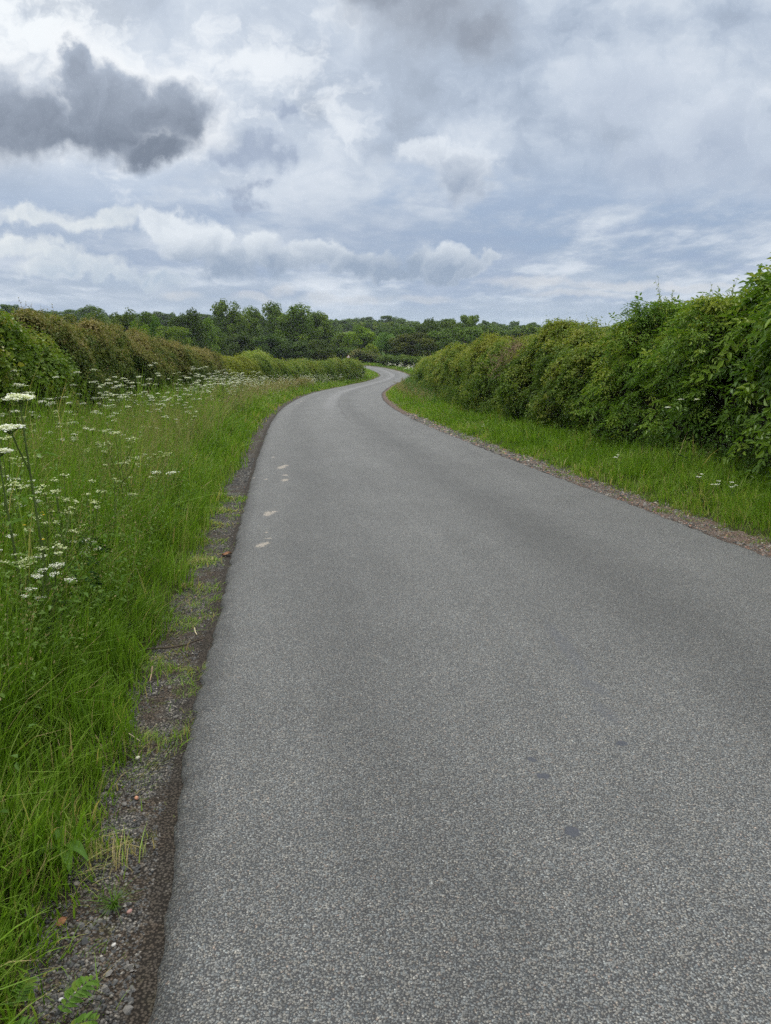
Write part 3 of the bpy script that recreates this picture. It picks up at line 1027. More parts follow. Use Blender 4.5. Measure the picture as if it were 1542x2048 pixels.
def hedge_surface(pathxy, hs, s, th, width, side, plen, lean):
    """superellipse section; th 0 at the foot facing the road, pi at the back foot"""
    x = np.interp(s, plen, pathxy[:, 0])
    y = np.interp(s, plen, pathxy[:, 1])
    t = nrm(np.gradient(pathxy, axis=0))
    tx, ty = np.interp(s, plen, t[:, 0]), np.interp(s, plen, t[:, 1])
    nx, ny = ty * side, -tx * side                        # away from the road
    h = np.interp(s, plen, hs)
    c, sn = np.cos(th), np.sin(th)
    off = width / 2 * (1 - np.sign(c) * np.abs(c) ** .6)
    z = h * np.abs(sn) ** .62
    off = off + lean * (z / np.maximum(h, .1)) ** 1.6 * (c > -.2)
    oc, oz = np.sign(c) * np.abs(c) ** 1.3, np.abs(sn) ** 1.5
    N = nrm(np.stack([-nx * oc, -ny * oc, oz * .9 + lean * .25 * (c > 0)], -1))
    P = np.stack([x + nx * off, y + ny * off, z], -1)
    return P, N, h


def hedge(name, label, path, side, width, mat, seed, leaf=.045, aspect=.7, layers=5.0, tint0=.45, top_tint=0., bump=(.30, .12), gap=.0, shoots=4., shoot_len=.25, compound=False, patchy=.25, caps=(0, 0), cat='hedge', group=None, lowlight=0.):
    """path: rows of (x, y, height)"""
    r = np.random.default_rng(seed)
    P, plen = catmull([(a, b, c) for a, b, c in path], .25)
    pxy, hs = P[:, :2], P[:, 2].copy()
    if caps[0]:
        hs *= .72 + .28 * np.sqrt(sm(plen, -.2, caps[0]))
    if caps[1]:
        hs *= .72 + .28 * np.sqrt(sm(plen[-1] - plen, -.2, caps[1]))
    base = np.array([*pxy[len(pxy) // 2]])
    zroot = float(ground_z(base[0], base[1]))
    ro = root(name, (base[0], base[1], zroot), label, cat, group)
    gl = ground_z(pxy[:, 0], pxy[:, 1])

    def surf(s, th, inset):
        p, N, h = hedge_surface(pxy, hs, s, th, width, side, plen, .38 if side < 0 else .62)
        q = p * np.array([1, 1, 1.0])
        d = bump[0] * fbm(q * .9, 2, seed) + bump[1] * fbm(q * 3.1, 2, seed + 3)
        low = sm(p[..., 2], 0, .35)
        p = p + N * ((d * low - inset - .4 * bump[0] - .06))[..., None]
        p[..., 2] = np.maximum(p[..., 2], .02) + np.interp(s, plen, gl)
        return p, N, h
    # leaves: how many per metre depends on how far away they are
    seg = (plen[1:] + plen[:-1]) / 2
    D = np.hypot(np.interp(seg, plen, pxy[:, 0]), np.interp(seg, plen, pxy[:, 1]))
    ls = np.maximum(leaf, .00165 * D)
    cells = 5 if compound else 1
    per = layers * np.diff(plen) * (np.interp(seg, plen, hs) * 1.35 + width * .55) / (ls ** 2 * aspect * .7) / cells
    cnt = np.maximum(per.astype(int), 1)
    # leaves sit in sprays: small domes of leaves with gaps between them
    K = 9 if compound else 26
    cnt = np.maximum((cnt / K).astype(int), 1)
    sc = np.repeat(seg, cnt) + r.uniform(-.14, .14, cnt.sum())
    Lc = np.repeat(ls, cnt)
    n = len(sc)
    th = np.where(r.random(n) < .76, r.random(n) ** .9 * 1.55, 1.4 + r.random(n) * 1.1)
    p, N, h = surf(sc, th, r.random(n) ** 1.5 * .24 - .02)
    loc = p.copy()
    loc[:, 2] -= np.interp(sc, plen, gl)
    hole = fbm(loc * np.array([1.3, 1.3, 1.6]), 3, seed + 9)
    keep = hole + r.random(n) * .5 > -.42 + gap
    p, N, sc, Lc, loc, h = p[keep], N[keep], sc[keep], Lc[keep], loc[keep], h[keep]
    n = len(p)
    up = np.array([0, 0, 1.])
    cl = fbm(loc * 2.2, 2, seed + 5)
    rel = np.clip(loc[:, 2] / h, 0, 1.2)
    tint = tint0 + .03 + patchy * .9 * cl + .12 * fbm(loc * .5, 2, seed + 6) + top_tint * sm(rel + .12 * cl, .45, 1.0) + r.normal(0, .13, n)
    main = nrm(N * .8 + up * .55 + r.normal(0, .35, (n, 3)))
    rad = Lc * (1.55 if compound else 2.9) * np.exp(r.normal(0, .3, n))
    rp = lambda a: np.repeat(a, K, 0)
    n = n * K
    dv = nrm(rp(main) * 1.0 + r.normal(0, .75, (n, 3)))
    p = rp(p) + dv * (rp(rad) * r.uniform(.55, 1.05, n))[:, None]
    p[:, 2] = np.maximum(p[:, 2], np.interp(rp(sc), plen, gl) + .02)
    L0 = rp(Lc)
    tint = rp(tint) + r.normal(0, .07, n)
    NN = nrm(dv * .75 + up * .45 + r.normal(0, .35, (n, 3)))
    A = nrm(dv * .7 - up * .35 + r.normal(0, .55, (n, 3)))
    size = L0 * np.exp(r.normal(0, .25, n))
    Vs, Fs, Ts, b = [], [], [], 0

    def add(V, F, t):
        nonlocal b
        Vs.append(V)
        Fs.append(F + b)
        Ts.append(t)
        b += len(V)
    tint = np.clip(tint, 0, 1)
    near = D.min() < 22
    if compound:
        A = nrm(A - NN * (A * NN).sum(-1, keepdims=True))
        B = np.cross(NN, A)
        rl = size * 2.1
        for (u, sd_) in ((.35, 1), (.35, -1), (.7, 1), (.7, -1), (1., 0)):
            q = p + A * (rl * u)[:, None] - up * (rl * .25 * u * u)[:, None]
            ax = nrm(A * (.5 if sd_ else 1) + B * sd_ * .8 - up * .30 + r.normal(0, .12, (n, 3)))
            add(*leaf_mesh(q, nrm(NN + r.normal(0, .15, (n, 3))), ax, size * (1.15 if not sd_ else 1.0), size * aspect * .75, np.clip(tint + r.normal(0, .04, n), 0, 1)))
    else:
        add(*leaf_mesh(p, NN, A, size, size * aspect, tint, six=near))
    # young shoots standing out of the top and the face
    k = int(plen[-1] * shoots)
    if k:
        ss = r.random(k) * plen[-1]
        th2 = np.where(r.random(k) < .75, 1.0 + r.random(k) * 1.0, r.random(k) * 1.2 + .2)
        p2, N2, h2 = surf(ss, th2, np.zeros(k))
        Dk = np.hypot(p2[:, 0], p2[:, 1])
        d2 = nrm(N2 * .5 + up * .9 + r.normal(0, .25, (k, 3)))
        sl = shoot_len * np.clip(np.exp(r.normal(0, .35, k)), .4, 1.45)
        nl = 11
        u = np.linspace(0, 1, nl)[None] + r.normal(0, .04, (k, nl))
        q = p2[:, None] + d2[:, None] * (sl[:, None] * u)[..., None]
        q = q.reshape(-1, 3)
        m = len(q)
        lz = np.repeat(np.maximum(leaf, .00155 * Dk), nl) * np.repeat(np.linspace(1.0, .6, nl)[None], k, 0).ravel() * np.exp(r.normal(0, .2, m))
        ax = nrm(np.repeat(d2, nl, 0) * .5 + r.normal(0, .7, (m, 3)))
        nn = nrm(np.repeat(d2, nl, 0) * .4 + up * .3 + r.normal(0, .5, (m, 3)))
        ti = np.clip(np.repeat(tint0 + .18 + top_tint + r.normal(0, .12, k), nl) + r.normal(0, .06, m), 0, 1)
        add(*leaf_mesh(q, nn, ax, lz, lz * aspect, ti, six=near))
        paths = [np.stack([p2[i] - d2[i] * .1, p2[i] + d2[i] * sl[i]]) for i in range(k) if Dk[i] < 18]
        if paths:
            tv, tf = tubes(paths, [np.array([.0035, .0015])] * len(paths), 3)
            bt = link('shoots', mesh('shoots', tv - np.array([base[0], base[1], zroot]), tf, M['stem_dark']), ro)
            bt['kind'] = 'stuff'
    V = np.concatenate(Vs) - np.array([base[0], base[1], zroot])
    link('foliage', mesh('foliage', V, Fs, M[mat], np.concatenate(Ts)), ro)
    # dark sheet behind the leaves, its colour standing in for deep shade
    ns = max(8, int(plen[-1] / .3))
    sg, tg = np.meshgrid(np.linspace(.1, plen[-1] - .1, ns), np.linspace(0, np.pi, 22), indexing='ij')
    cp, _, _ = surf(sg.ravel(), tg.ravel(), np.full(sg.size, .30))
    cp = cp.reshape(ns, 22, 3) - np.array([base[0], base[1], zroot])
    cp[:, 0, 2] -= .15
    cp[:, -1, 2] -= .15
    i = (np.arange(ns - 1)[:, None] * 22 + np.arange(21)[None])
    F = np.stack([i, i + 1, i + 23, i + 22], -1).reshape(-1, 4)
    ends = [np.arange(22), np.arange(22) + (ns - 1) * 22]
    link('shade_core', mesh('shade_core', cp.reshape(-1, 3), [F, np.array([ends[0]]), np.array([ends[1]])], M['core']), ro)
    return ro, surf, plen


# left side, from near to far (front foot of the hedge, height)
hedge('hedge', 'leafy green field maple stretch of the left hedge, nearest the viewer', [(-3.0, -1.5, 2.25), (-3.7, 3, 2.3), (-4.1, 6, 2.38), (-4.4, 9, 2.42), (-4.7, 11.6, 2.36), (-4.95, 12.8, 2.25)], -1, 1.7, 'maple', 201, leaf=.050, aspect=.85, layers=5, tint0=.52, top_tint=.2, bump=(.42, .2), shoots=14, shoot_len=.22, caps=(0, .8), patchy=.42, gap=.10)
hedge('hedge', 'long trimmed hedge with bronze brown tops left of the road', [(-4.9, 11.9, 2.25), (-5.1, 14, 2.30), (-5.5, 18, 2.28), (-5.9, 22, 2.24), (-6.5, 28, 2.24), (-7.0, 33.5, 2.1), (-7.05, 35, 1.95)], -1, 1.7, 'bronze', 202, leaf=.040, aspect=.7, layers=5, tint0=.33, top_tint=.42, bump=(.32, .2), shoots=42, shoot_len=.22, caps=(.6, .6), patchy=.22)
hedge('hedge', 'yellowish green stretch of hedge beyond the brown-topped one', [(-6.9, 34, 1.85), (-7.0, 38, 1.95), (-6.9, 43, 1.95), (-6.85, 45, 1.85)], -1, 1.6, 'yellow', 203, leaf=.05, layers=5, tint0=.40, top_tint=.2, bump=(.25, .1), shoots=10, caps=(.6, .6))
hedge('hedge', 'low hedge running on to the left verge tip at the bend', [(-6.75, 44, 2.0), (-6.6, 52, 1.95), (-6.5, 60, 1.95), (-6.1, 70, 2.05), (-5.45, 80, 2.15), (-4.2, 90, 2.2), (-3.15, 99, 2.15), (-2.75, 104.5, 1.9)], -1, 1.6, 'hawthorn', 204, leaf=.05, layers=5, tint0=.52, top_tint=.2, bump=(.5, .2), gap=.06, shoots=6, shoot_len=.35, caps=(.6, 1.6), patchy=.4)
hedge('bush', 'bright fresh green bush standing up from the far left hedge', [(-7.4, 47, 2.2), (-7.35, 50, 2.45), (-7.3, 52.5, 2.2)], -1, 2.0, 'elder', 205, leaf=.08, layers=5, tint0=.75, top_tint=.15, bump=(.3, .15), shoots=8, caps=(1.2, 1.2), cat='bush')

# right side, from near to far
hedge('elder_bush', 'tall leafy elder at the right edge, nearest the viewer', [(4.55, 2.2, 3.4), (4.45, 5.5, 3.5), (4.3, 7.5, 3.45), (4.15, 9.0, 3.2), (4.0, 10.3, 2.9), (3.9, 11.2, 2.7)], 1, 1.9, 'elder', 301, leaf=.084, aspect=.60, layers=3.4, tint0=.46, top_tint=.2, bump=(.46, .26), shoots=6, shoot_len=.34, compound=True, caps=(0, .9), patchy=.5, gap=.22, cat='bush')
hedge('hedge', 'mixed ash and bramble stretch left of the elder', [(4.0, 10.4, 2.65), (3.85, 11.4, 2.65), (3.7, 12.6, 2.58), (3.5, 14.2, 2.52), (3.45, 14.9, 2.45)], 1, 1.7, 'elder', 302, leaf=.056, aspect=.55, layers=3.6, tint0=.58, top_tint=.22, bump=(.46, .26), shoots=12, shoot_len=.32, compound=True, caps=(.8, .8), patchy=.5, gap=.20)
hedge('hedge', 'hawthorn stretch just nearer than the patch of dead twigs', [(3.52, 14.3, 2.48), (3.3, 15.6, 2.5), (3.05, 17.2, 2.46), (2.9, 18.6, 2.42), (2.85, 19.6, 2.3)], 1, 1.7, 'hawthorn', 303, leaf=.045, aspect=.8, layers=4.2, tint0=.52, top_tint=.24, bump=(.48, .26), shoots=16, shoot_len=.24, caps=(.7, .7), patchy=.5, gap=.20)
ro_f, surf_f, plen_f = hedge('hedge', 'long rounded hawthorn hedge from the dead twigs to the bend', [(2.85, 19.4, 2.3), (2.65, 21.2, 2.4), (2.35, 24, 2.42), (2.14, 30, 2.3), (2.05, 37, 2.35), (2.15, 46, 2.35), (2.3, 56, 2.25), (2.5, 66, 2.1), (2.9, 75, 2.0), (3.4, 86, 2.4), (5.2, 98, 2.3), (7.5, 112, 2.2), (7.2, 124, 2.2)], 1, 1.9, 'hawthorn', 304, leaf=.045, aspect=.8, layers=4.2, tint0=.50, top_tint=.32, bump=(.50, .26), shoots=14, shoot_len=.24, caps=(1.6, .6), patchy=.5, gap=.18)

# hedges of the fields across the road
hedge('hedge', 'small yellow green hedge between the bend and the ash trees', [(-16.4, 167, 1.5), (-14, 167.5, 1.6), (-11.0, 167, 1.5)], 1, 1.8, 'yellow', 401, leaf=.06, tint0=.4, top_tint=.2, bump=(.4, .2), shoots=2, caps=(.8, .8))
hedge('hedge', 'dark green hedge directly behind the warning sign', [(-12.2, 172, 2.1), (-9, 172, 2.3), (-5.4, 171, 2.2)], 1, 2.0, 'hawthorn', 402, leaf=.06, tint0=.22, top_tint=.2, bump=(.4, .2), shoots=2, caps=(.8, .8))
hedge('hedge', 'clipped hedge with rusty top, just right of the warning sign', [(-7.4, 163, 1.9), (-5, 163, 2.0), (-2.5, 161.5, 1.8), (0, 159, 1.1)], 1, 1.9, 'bronze', 403, leaf=.06, tint0=.35, top_tint=.3, bump=(.35, .2), shoots=2, caps=(.8, 1.2))
hedge('hedge', 'low dark hedge behind the white flowers at the far bend', [(.2, 154, 1.3), (3, 148, 1.5), (6, 142, 1.6), (10, 136, 1.7), (16, 130, 1.8)], 1, 1.7, 'hawthorn', 404, leaf=.06, tint0=.3, top_tint=.15, bump=(.4, .2), shoots=2, caps=(.8, .8))


def dead_twigs():
    """the bare grey-brown patch in the right hedge, part of the long hedge"""
    r = np.random.default_rng(77)
    paths, rad = [], []
    for i in range(330):
        s = abs(r.normal(.8, .9))
        th = r.uniform(.35, 1.15)
        p, N, h = surf_f(np.array([s]), np.array([th]), np.array([-.16]))
        p, N = p[0], N[0]
        d = nrm(N * .35 + np.array([r.normal(-.15, .4), r.normal(-.3, .5), r.normal(.1, .7)]))
        L = r.uniform(.15, .55)
        q = [p - d * .1]
        for k in range(3):
            q.append(q[-1] + d * L / 3)
            d = nrm(d + r.normal(0, .28, 3) + np.array([0, 0, -.1]))
        paths.append(np.array(q))
        rad.append(np.linspace(.009, .004, 4))
    V, F = tubes(paths, rad, 3)
    o = link('dead_twigs', mesh('dead_twigs', V - np.array(ro_f.location), F, M['twig']), ro_f)
    o['label'] = 'bare brown dead twigs'
    o['kind'] = 'stuff'


dead_twigs()


def low_weeds(name, label, n, y0, y1, k, dlo, dhi, hmax, mat, seed, side, tint0=.45, leaf=.05, aspect=.5):
    """nettles and leafy ground cover: upright stems carrying leaves"""
    r = np.random.default_rng(seed)
    y = ypick(r, n, y0, y1, k)
    d = dlo + (dhi - dlo) * r.random(n)
    xy = beside(s_of_y(y), side * d)
    keep = patch(xy, .8, seed) + r.random(n) * 1.0 > .1
    xy, y, d = xy[keep], y[keep], d[keep]
    n = len(y)
    z = land(xy[:, 0], xy[:, 1]) + cross(d * side)
    nl = 9
    h = hmax * np.exp(r.normal(-.1, .3, n)) * (1 + .3 * patch(xy, 1.3, seed + 1))
    u = np.linspace(.15, 1, nl)[None] + r.normal(0, .05, (n, nl))
    lx = r.normal(0, .18, (n, 2))
    q = np.stack([xy[:, :1] + lx[:, :1] * u * h[:, None], xy[:, 1:] + lx[:, 1:] * u * h[:, None], z[:, None] + h[:, None] * u], -1)
    q = q.reshape(-1, 3)
    m = len(q)
    ph = np.tile(np.arange(nl) * 2.4, n) + np.repeat(r.random(n) * 6, nl) + r.normal(0, .3, m)
    ax = np.stack([np.cos(ph), np.sin(ph), r.normal(-.2, .25, m)], -1)
    nn = nrm(np.array([0, 0, 1.]) + r.normal(0, .3, (m, 3)))
    L = np.repeat(np.maximum(leaf, .0016 * y), nl) * np.tile(np.linspace(1.1, .6, nl), n) * np.exp(r.normal(0, .2, m))
    t = np.clip(np.repeat(tint0 + .15 * patch(xy, 1.5, seed + 2) + r.normal(0, .08, n), nl) + np.tile(np.linspace(-.1, .15, nl), n) + r.normal(0, .05, m), 0, 1)
    V, F, T_ = leaf_mesh(q, nn, nrm(ax), L, L * aspect, t)
    return tag(link(name, mesh(name, V, F, M[mat], T_)), label, 'weeds', kind='stuff')


low_weeds('nettles', 'dark nettles and weeds along the foot of the right hedge', 5200, 4, 30, .9, 1.75, 2.9, .74, 'nettle', 501, -1, tint0=.62)
low_weeds('nettles', 'dark weeds along the foot of the right hedge towards the bend', 3000, 28, 90, 1.0, 1.5, 2.8, .6, 'nettle', 502, -1, tint0=.62)
low_weeds('weeds', 'leafy weeds among the tall grass of the left verge', 5200, 2.0, 14, .9, .5, 4.4, .66, 'nettle', 503, 1, tint0=.95, leaf=.034)
low_weeds('weeds', 'broad leaved weeds and docks standing in the near left verge', 520, 2.2, 12, .8, .5, 3.6, .50, 'dock', 506, 1, tint0=.45, leaf=.055, aspect=.36)
low_weeds('weeds', 'fine leafy weeds below the left hedge', 5200, 4, 60, 1.0, 1.4, 4.6, .74, 'hawthorn', 504, 1, tint0=.62, leaf=.022)


low_weeds('weeds', 'low broadleaf weeds in the grass strip below the right hedge', 600, 4, 30, 1.0, .6, 2.3, .24, 'nettle', 505, -1, tint0=.8, leaf=.03)


# ------------------------------------------------------------------ trees
def tree_meshes(kind, seed):
    """crown and trunk of unit height and about unit width"""
    r = np.random.default_rng(seed)
    lob = []
    if kind == 'ash':
        for i in range(46):
            z = r.uniform(.12, .95)
            e = np.sqrt(max(.02, 1 - ((z - .50) / .50) ** 2)) * (.42 if z > .2 else .36)
            a = r.random() * 6.28
            q = e * np.sqrt(r.random()) * .95
            lob.append((q * np.cos(a), q * np.sin(a), z, r.uniform(.07, .13), r.uniform(.8, 1.5)))
    elif kind == 'oak':
        for i in range(40):
            z = r.uniform(.2, .93)
            e = np.sqrt(max(.02, 1 - ((z - .55) / .46) ** 2)) * .46
            a = r.random() * 6.28
            q = e * np.sqrt(r.random())
            lob.append((q * np.cos(a), q * np.sin(a), z, r.uniform(.09, .15), r.uniform(.6, .95)))
    elif kind == 'willow':
        for i in range(34):
            z = r.uniform(.15, .9)
            e = np.sqrt(max(.02, 1 - ((z - .42) / .55) ** 2)) * .43
            a = r.random() * 6.28
            q = e * np.sqrt(r.random())
            lob.append((q * np.cos(a), q * np.sin(a), z, r.uniform(.08, .14), r.uniform(1.1, 1.8)))
    else:
        for i in range(40):
            z = r.uniform(.06, .92)
            e = np.sqrt(max(.02, 1 - ((z - .42) / .58) ** 2)) * .46
            a = r.random() * 6.28
            q = e * np.sqrt(r.random())
            lob.append((q * np.cos(a), q * np.sin(a), z, r.uniform(.09, .15), r.uniform(.75, 1.1)))
    per = 190
    Vs, Fs, Ts, b = [], [], [], 0
    for (x, y, z, rr, ze) in lob:
        n = int(per * (rr / .11) ** 2)
        d = nrm(r.normal(0, 1, (n, 3)))
        rad = rr * (1 - .5 * r.random(n) ** 2.2) * (1 + .25 * vnoise(d * 3 + x * 9, seed))
        p = np.array([x, y, z]) + d * rad[:, None] * np.array([1, 1, ze])
        p[:, 2] = np.maximum(p[:, 2], .015)
        N = nrm(d * .8 + np.array([0, 0, .45]) + r.normal(0, .5, (n, 3)))
        A = nrm(r.normal(0, 1, (n, 3)) + np.array([0, 0, -.5]))
        L = .034 * np.exp(r.normal(0, .3, n)) * np.ones(n)
        t = np.clip(.42 + r.normal(0, .10) + .12 * vnoise(p * 14, seed + 2) + r.normal(0, .12, n), 0, 1)
        V, F, T_ = leaf_mesh(p, N, A, L, L * .85, t, six=False)
        Vs.append(V)
        Fs.append(F + b)
        Ts.append(T_)
        b += len(V)
    # stray twigs sticking out of the outline
    crown = mesh(kind + '_crown', np.concatenate(Vs), np.concatenate(Fs), M['tree'], np.concatenate(Ts))
    paths = [np.array([[0, 0, -.02], [.01, 0, .2], [.0, .015, .45], [.01, 0, .7]])]
    rads = [np.array([.032, .026, .018, .008])]
    for i in np.argsort([l[2] for l in lob])[::3]:
        x, y, z, *_ = lob[i]
        z0 = max(.08, z - .25)
        paths.append(np.array([[0, 0, z0 * .8], [x * .45, y * .45, (z0 * .8 + z) / 2], [x, y, z]]))
        rads.append(np.array([.014, .009, .004]))
    tv, tf = tubes(paths, rads, 5)
    return crown, mesh(kind + '_trunk', tv, tf, M['bark'])


TREES = [
    ('ash', -38.0, 185, 7.10, 7.7, 'tallest ash with an airy top at the left of the middle clump'), ('ash', -34.1, 192, 5.87, 6.7, 'ash standing second from left in the middle clump'), ('ash', -27.6, 190, 6.90, 6.9, 'narrow tall ash in the centre of the middle clump'), ('ash', -20.7, 180, 6.05, 8.8, 'broad pale green ash right of centre in the middle clump'), ('ash', -16.1, 188, 4.48, 7.1, 'last ash on the right end of the middle clump'),
    ('round', -39.0, 172, 1.50, 5.8, 'leafy tree under the left end of the ash clump'), ('round', -32.3, 168, 0.11, 6.8, 'dark bushy tree below the second ash'), ('round', -25.7, 166, -0.30, 6.7, 'dark bushy tree below the centre ash'), ('round', -19.7, 165, -1.34, 6.7, 'low dark tree below the broad pale ash'), ('round', -14.5, 168, -1.18, 5.7, 'low dark tree below the last ash on the right'),
    ('oak', -5.3, 176, 1.84, 6.4, 'bronze tinged sycamore standing alone behind the warning sign'), ('round', -10.5, 182, 0.11, 4.9, 'small green tree between the ash clump and the sycamore'), ('willow', 0.1, 168, -0.21, 5.2, 'pale bluish willow right of the sycamore'), ('oak', 6.0, 165, 0.34, 8.2, 'dark brownish tree above the far bend'), ('round', 3.7, 195, 1.62, 8.2, 'green tree behind the willow'), ('round', 10.6, 205, 3.19, 8.6, 'tall round tree behind the dark brownish one'),
    ('round', -2.8, 165, -2.19, 3.8, 'small yellowish shrub tree at the foot of the sycamore'), ('round', -8.1, 172, -2.90, 4.2, 'low green bush tree left of the sycamore'),
    ('round', 18.1, 215, 3.68, 8.1, 'tree with pointed top left of the dark dome'), ('oak', 24.5, 225, 4.78, 6.7, 'dark domed tree rising highest above the right hedge'), ('round', 12.2, 170, 0.74, 8.0, 'mid green tree behind the rounded end of the right hedge'), ('round', 17.5, 168, 1.50, 8.6, 'wide green tree over the long right hedge'), ('round', 25.2, 180, 1.50, 8.5, 'green tree below the dark domed tree'), ('round', 33.5, 190, 1.50, 10.3, 'wide low tree above the middle of the right hedge'), ('round', 43.1, 200, 1.75, 10.8, 'wide low tree above the dead twigs in the right hedge'), ('round', 52.1, 210, 1.90, 8.5, 'last green tree before the right hedge rises'),
    ('oak', -51.0, 120, 3.32, 5.7, 'dark brownish tree behind the left end of the bronze hedge'), ('round', -51.5, 135, 3.89, 5.5, 'rounded green tree behind the left hedge, beside the brownish one'), ('round', -48.2, 140, 3.98, 5.3, 'dark rounded tree in the row behind the left hedge'), ('round', -47.1, 150, 4.25, 4.7, 'greyish green tree midway in the row behind the left hedge'), ('round', -42.0, 160, 4.54, 6.9, 'broad dark tree in the row, left of the ash clump'), ('round', -38.6, 130, 2.65, 3.5, 'small bright green tree in front of the broad dark one'), ('round', -37.9, 118, 1.87, 3.5, 'light green bushy tree over the bronze hedge'), ('oak', -36.1, 128, 1.50, 5.2, 'low dark tree over the end of the bronze hedge'), ('round', -39.5, 165, 2.97, 4.9, 'pale green tree just left of the ash clump'), ('round', -40.0, 112, 1.71, 3.8, 'low olive tree showing over the bronze hedge'), ('round', -42.0, 105, 1.97, 4.3, 'low green tree just behind the bronze hedge'),
]
SKYLINE = [(-162.3, 330, 10.87, 9.4), (-157.4, 340, 9.66, 10.1), (-146.8, 360, 9.47, 10.7), (-134.2, 350, 10.78, 11.8), (-158.3, 370, 8.52, 10.0), (-133.4, 400, 8.34, 10.8), (-110.5, 380, 8.71, 11.8), (-96.8, 400, 8.34, 16.2), (-134.3, 300, 5.87, 10.1), (-135.5, 280, 4.87, 9.5), (-25.0, 420, 5.50, 11.3), (-19.0, 440, 6.52, 10.1), (-10.1, 430, 7.22, 9.9), (0.8, 430, 7.76, 8.7), (7.1, 420, 6.56, 9.6), (-5.2, 380, 3.91, 8.7), (-27.7, 400, 3.53, 9.7), (49.9, 380, 4.87, 6.7), (52.8, 360, 3.10, 6.3), (68.3, 400, 2.77, 9.7), (73.8, 380, 3.91, 7.7), (90.1, 380, 2.71, 10.3), (35.1, 400, 4.04, 8.1), (16.2, 420, 4.17, 10.2)]
TINTS = {'bronze': (1.12, 1.0, .85), 'sycamore': (1.0, 1.0, .9), 'brownish': (1.2, .92, .8), 'bluish': (.95, 1.15, 1.5), 'pale': (1.3, 1.3, 1.15), 'bright': (1.25, 1.45, .9), 'light': (1.3, 1.4, 1.0), 'yellowish': (1.6, 1.4, .8), 'greyish': (1.05, 1.05, 1.15), 'olive': (1.3, 1.15, .8), 'dark': (.82, .88, .85)}


def build_trees():
    r = np.random.default_rng(5)
    proto = {k: [tree_meshes(k, 600 + 10 * i + j) for j in range(3 if k == 'round' else 2)] for i, k in enumerate(('ash', 'oak', 'round', 'willow'))}
    names = {'ash': 'ash_tree', 'oak': 'broadleaf_tree', 'round': 'bushy_tree', 'willow': 'willow_tree'}
    cats = {'ash': 'ash tree', 'oak': 'tree', 'round': 'tree', 'willow': 'willow'}

    def plant(kind, x, y, top, wd, label, group, col, rz):
        g = float(ground_z(x, y))
        h = max(top - g, 1.2)
        if h > wd * 2.4:
            wd = h / 2.4
        t = root(names[kind], (x, y, g), label, cats[kind], group, rz)
        t.scale = (wd, wd, h * 1.03)
        cr, tr = proto[kind][int(r.integers(len(proto[kind])))]
        for nm, me in (('crown', cr), ('trunk', tr)):
            o = link(nm, me, t)
            o.color = (*col, 1)
        return t
    for kind, x, y, top, wd, label in TREES:
        col = np.array([1., 1, 1])
        for kw, c in TINTS.items():
            if kw in label.split(' behind')[0].split(' in front')[0].split(' of ')[0].split(' below')[0]:
                col = col * np.array(c)
        col = col * np.exp(r.normal(0, .05, 3)) * np.exp(r.normal(0, .16)) * np.array([1.22, 1.18, .95])
        plant(kind, x, y, top, wd * (1.5 if kind == 'ash' else 1.25), label, None, col, r.random() * 6.28)
    for i, (x, y, top, wd) in enumerate(SKYLINE):
        g = 'far skyline trees on the left' if x < -60 else ('far skyline trees behind the sycamore' if x < 20 else 'far skyline trees over the right hedge')
        lab = {'l': 'small hazy tree on the far left skyline', 'm': 'small hazy tree on the skyline above the sycamore and willow', 'r': 'small tree tip on the skyline over the right hedge'}['l' if x < -60 else ('m' if x < 20 else 'r')]
        plant('oak' if r.random() < .7 else 'round', x, y, top, wd * 1.25, lab, g, np.array([1.0, 1.05, 1.0]) * np.exp(r.normal(0, .1)), r.random() * 6.28)
    # the woods and field hedges that fill in between read as one mass
    Vs, Fs, Ts, b = [], [], [], 0
    spots = []
    for y, x0, x1, n, h0, h1 in ((235, -110, 95, 60, 4.5, 7), (270, -125, 110, 60, 5, 7.5), (330, -190, 150, 75, 3.5, 6), (400, -240, 190, 90, 4, 6.5), (470, -290, 230, 90, 4.5, 7.5), (140, -72, -46, 8, 4, 6), (212, -62, -12, 12, 5, 7), (205, 8, 75, 14, 4, 6)):
        for x in np.linspace(x0, x1, n):
            xx = x + r.normal(0, 1.5)
            if y in (330, 270, 235) and -26 < xx * 330 / y < -12:
                continue
            spots.append((xx, y + r.normal(0, y * .03), r.uniform(h0, h1)))
    for (x, y, h) in spots:
        g = float(land(np.array(x), np.array(y)))
        nl = 9
        tt = r.normal(.34, .17)
        for k in range(nl):
            n = 70
            c = np.array([x, y, g]) + np.array([r.normal(0, .27) * h, r.normal(0, .27) * h, h * r.uniform(.2, .84)])
            d = nrm(r.normal(0, 1, (n, 3)))
            p = c + d * (h * .20 * (1 - .4 * r.random(n) ** 2))[:, None]
            p[:, 2] = np.maximum(p[:, 2], g + .05)
            N = nrm(d + np.array([0, 0, .4]) + r.normal(0, .4, (n, 3)))
            L = .0017 * y * np.exp(r.normal(0, .3, n))
            V, F, T_ = leaf_mesh(p, N, nrm(r.normal(0, 1, (n, 3))), L * 1.25, L, np.clip(tt + r.normal(0, .06) + r.normal(0, .1, n), 0, 1), six=False)
            Vs.append(V)
            Fs.append(F + b)
            Ts.append(T_)
            b += len(V)
    o = link('woodland', mesh('woodland', np.concatenate(Vs), np.concatenate(Fs), M['tree'], np.concatenate(Ts)))
    tag(o, 'far woods and field hedges on the rising ground beyond the road', 'woodland', kind='stuff')


build_trees()


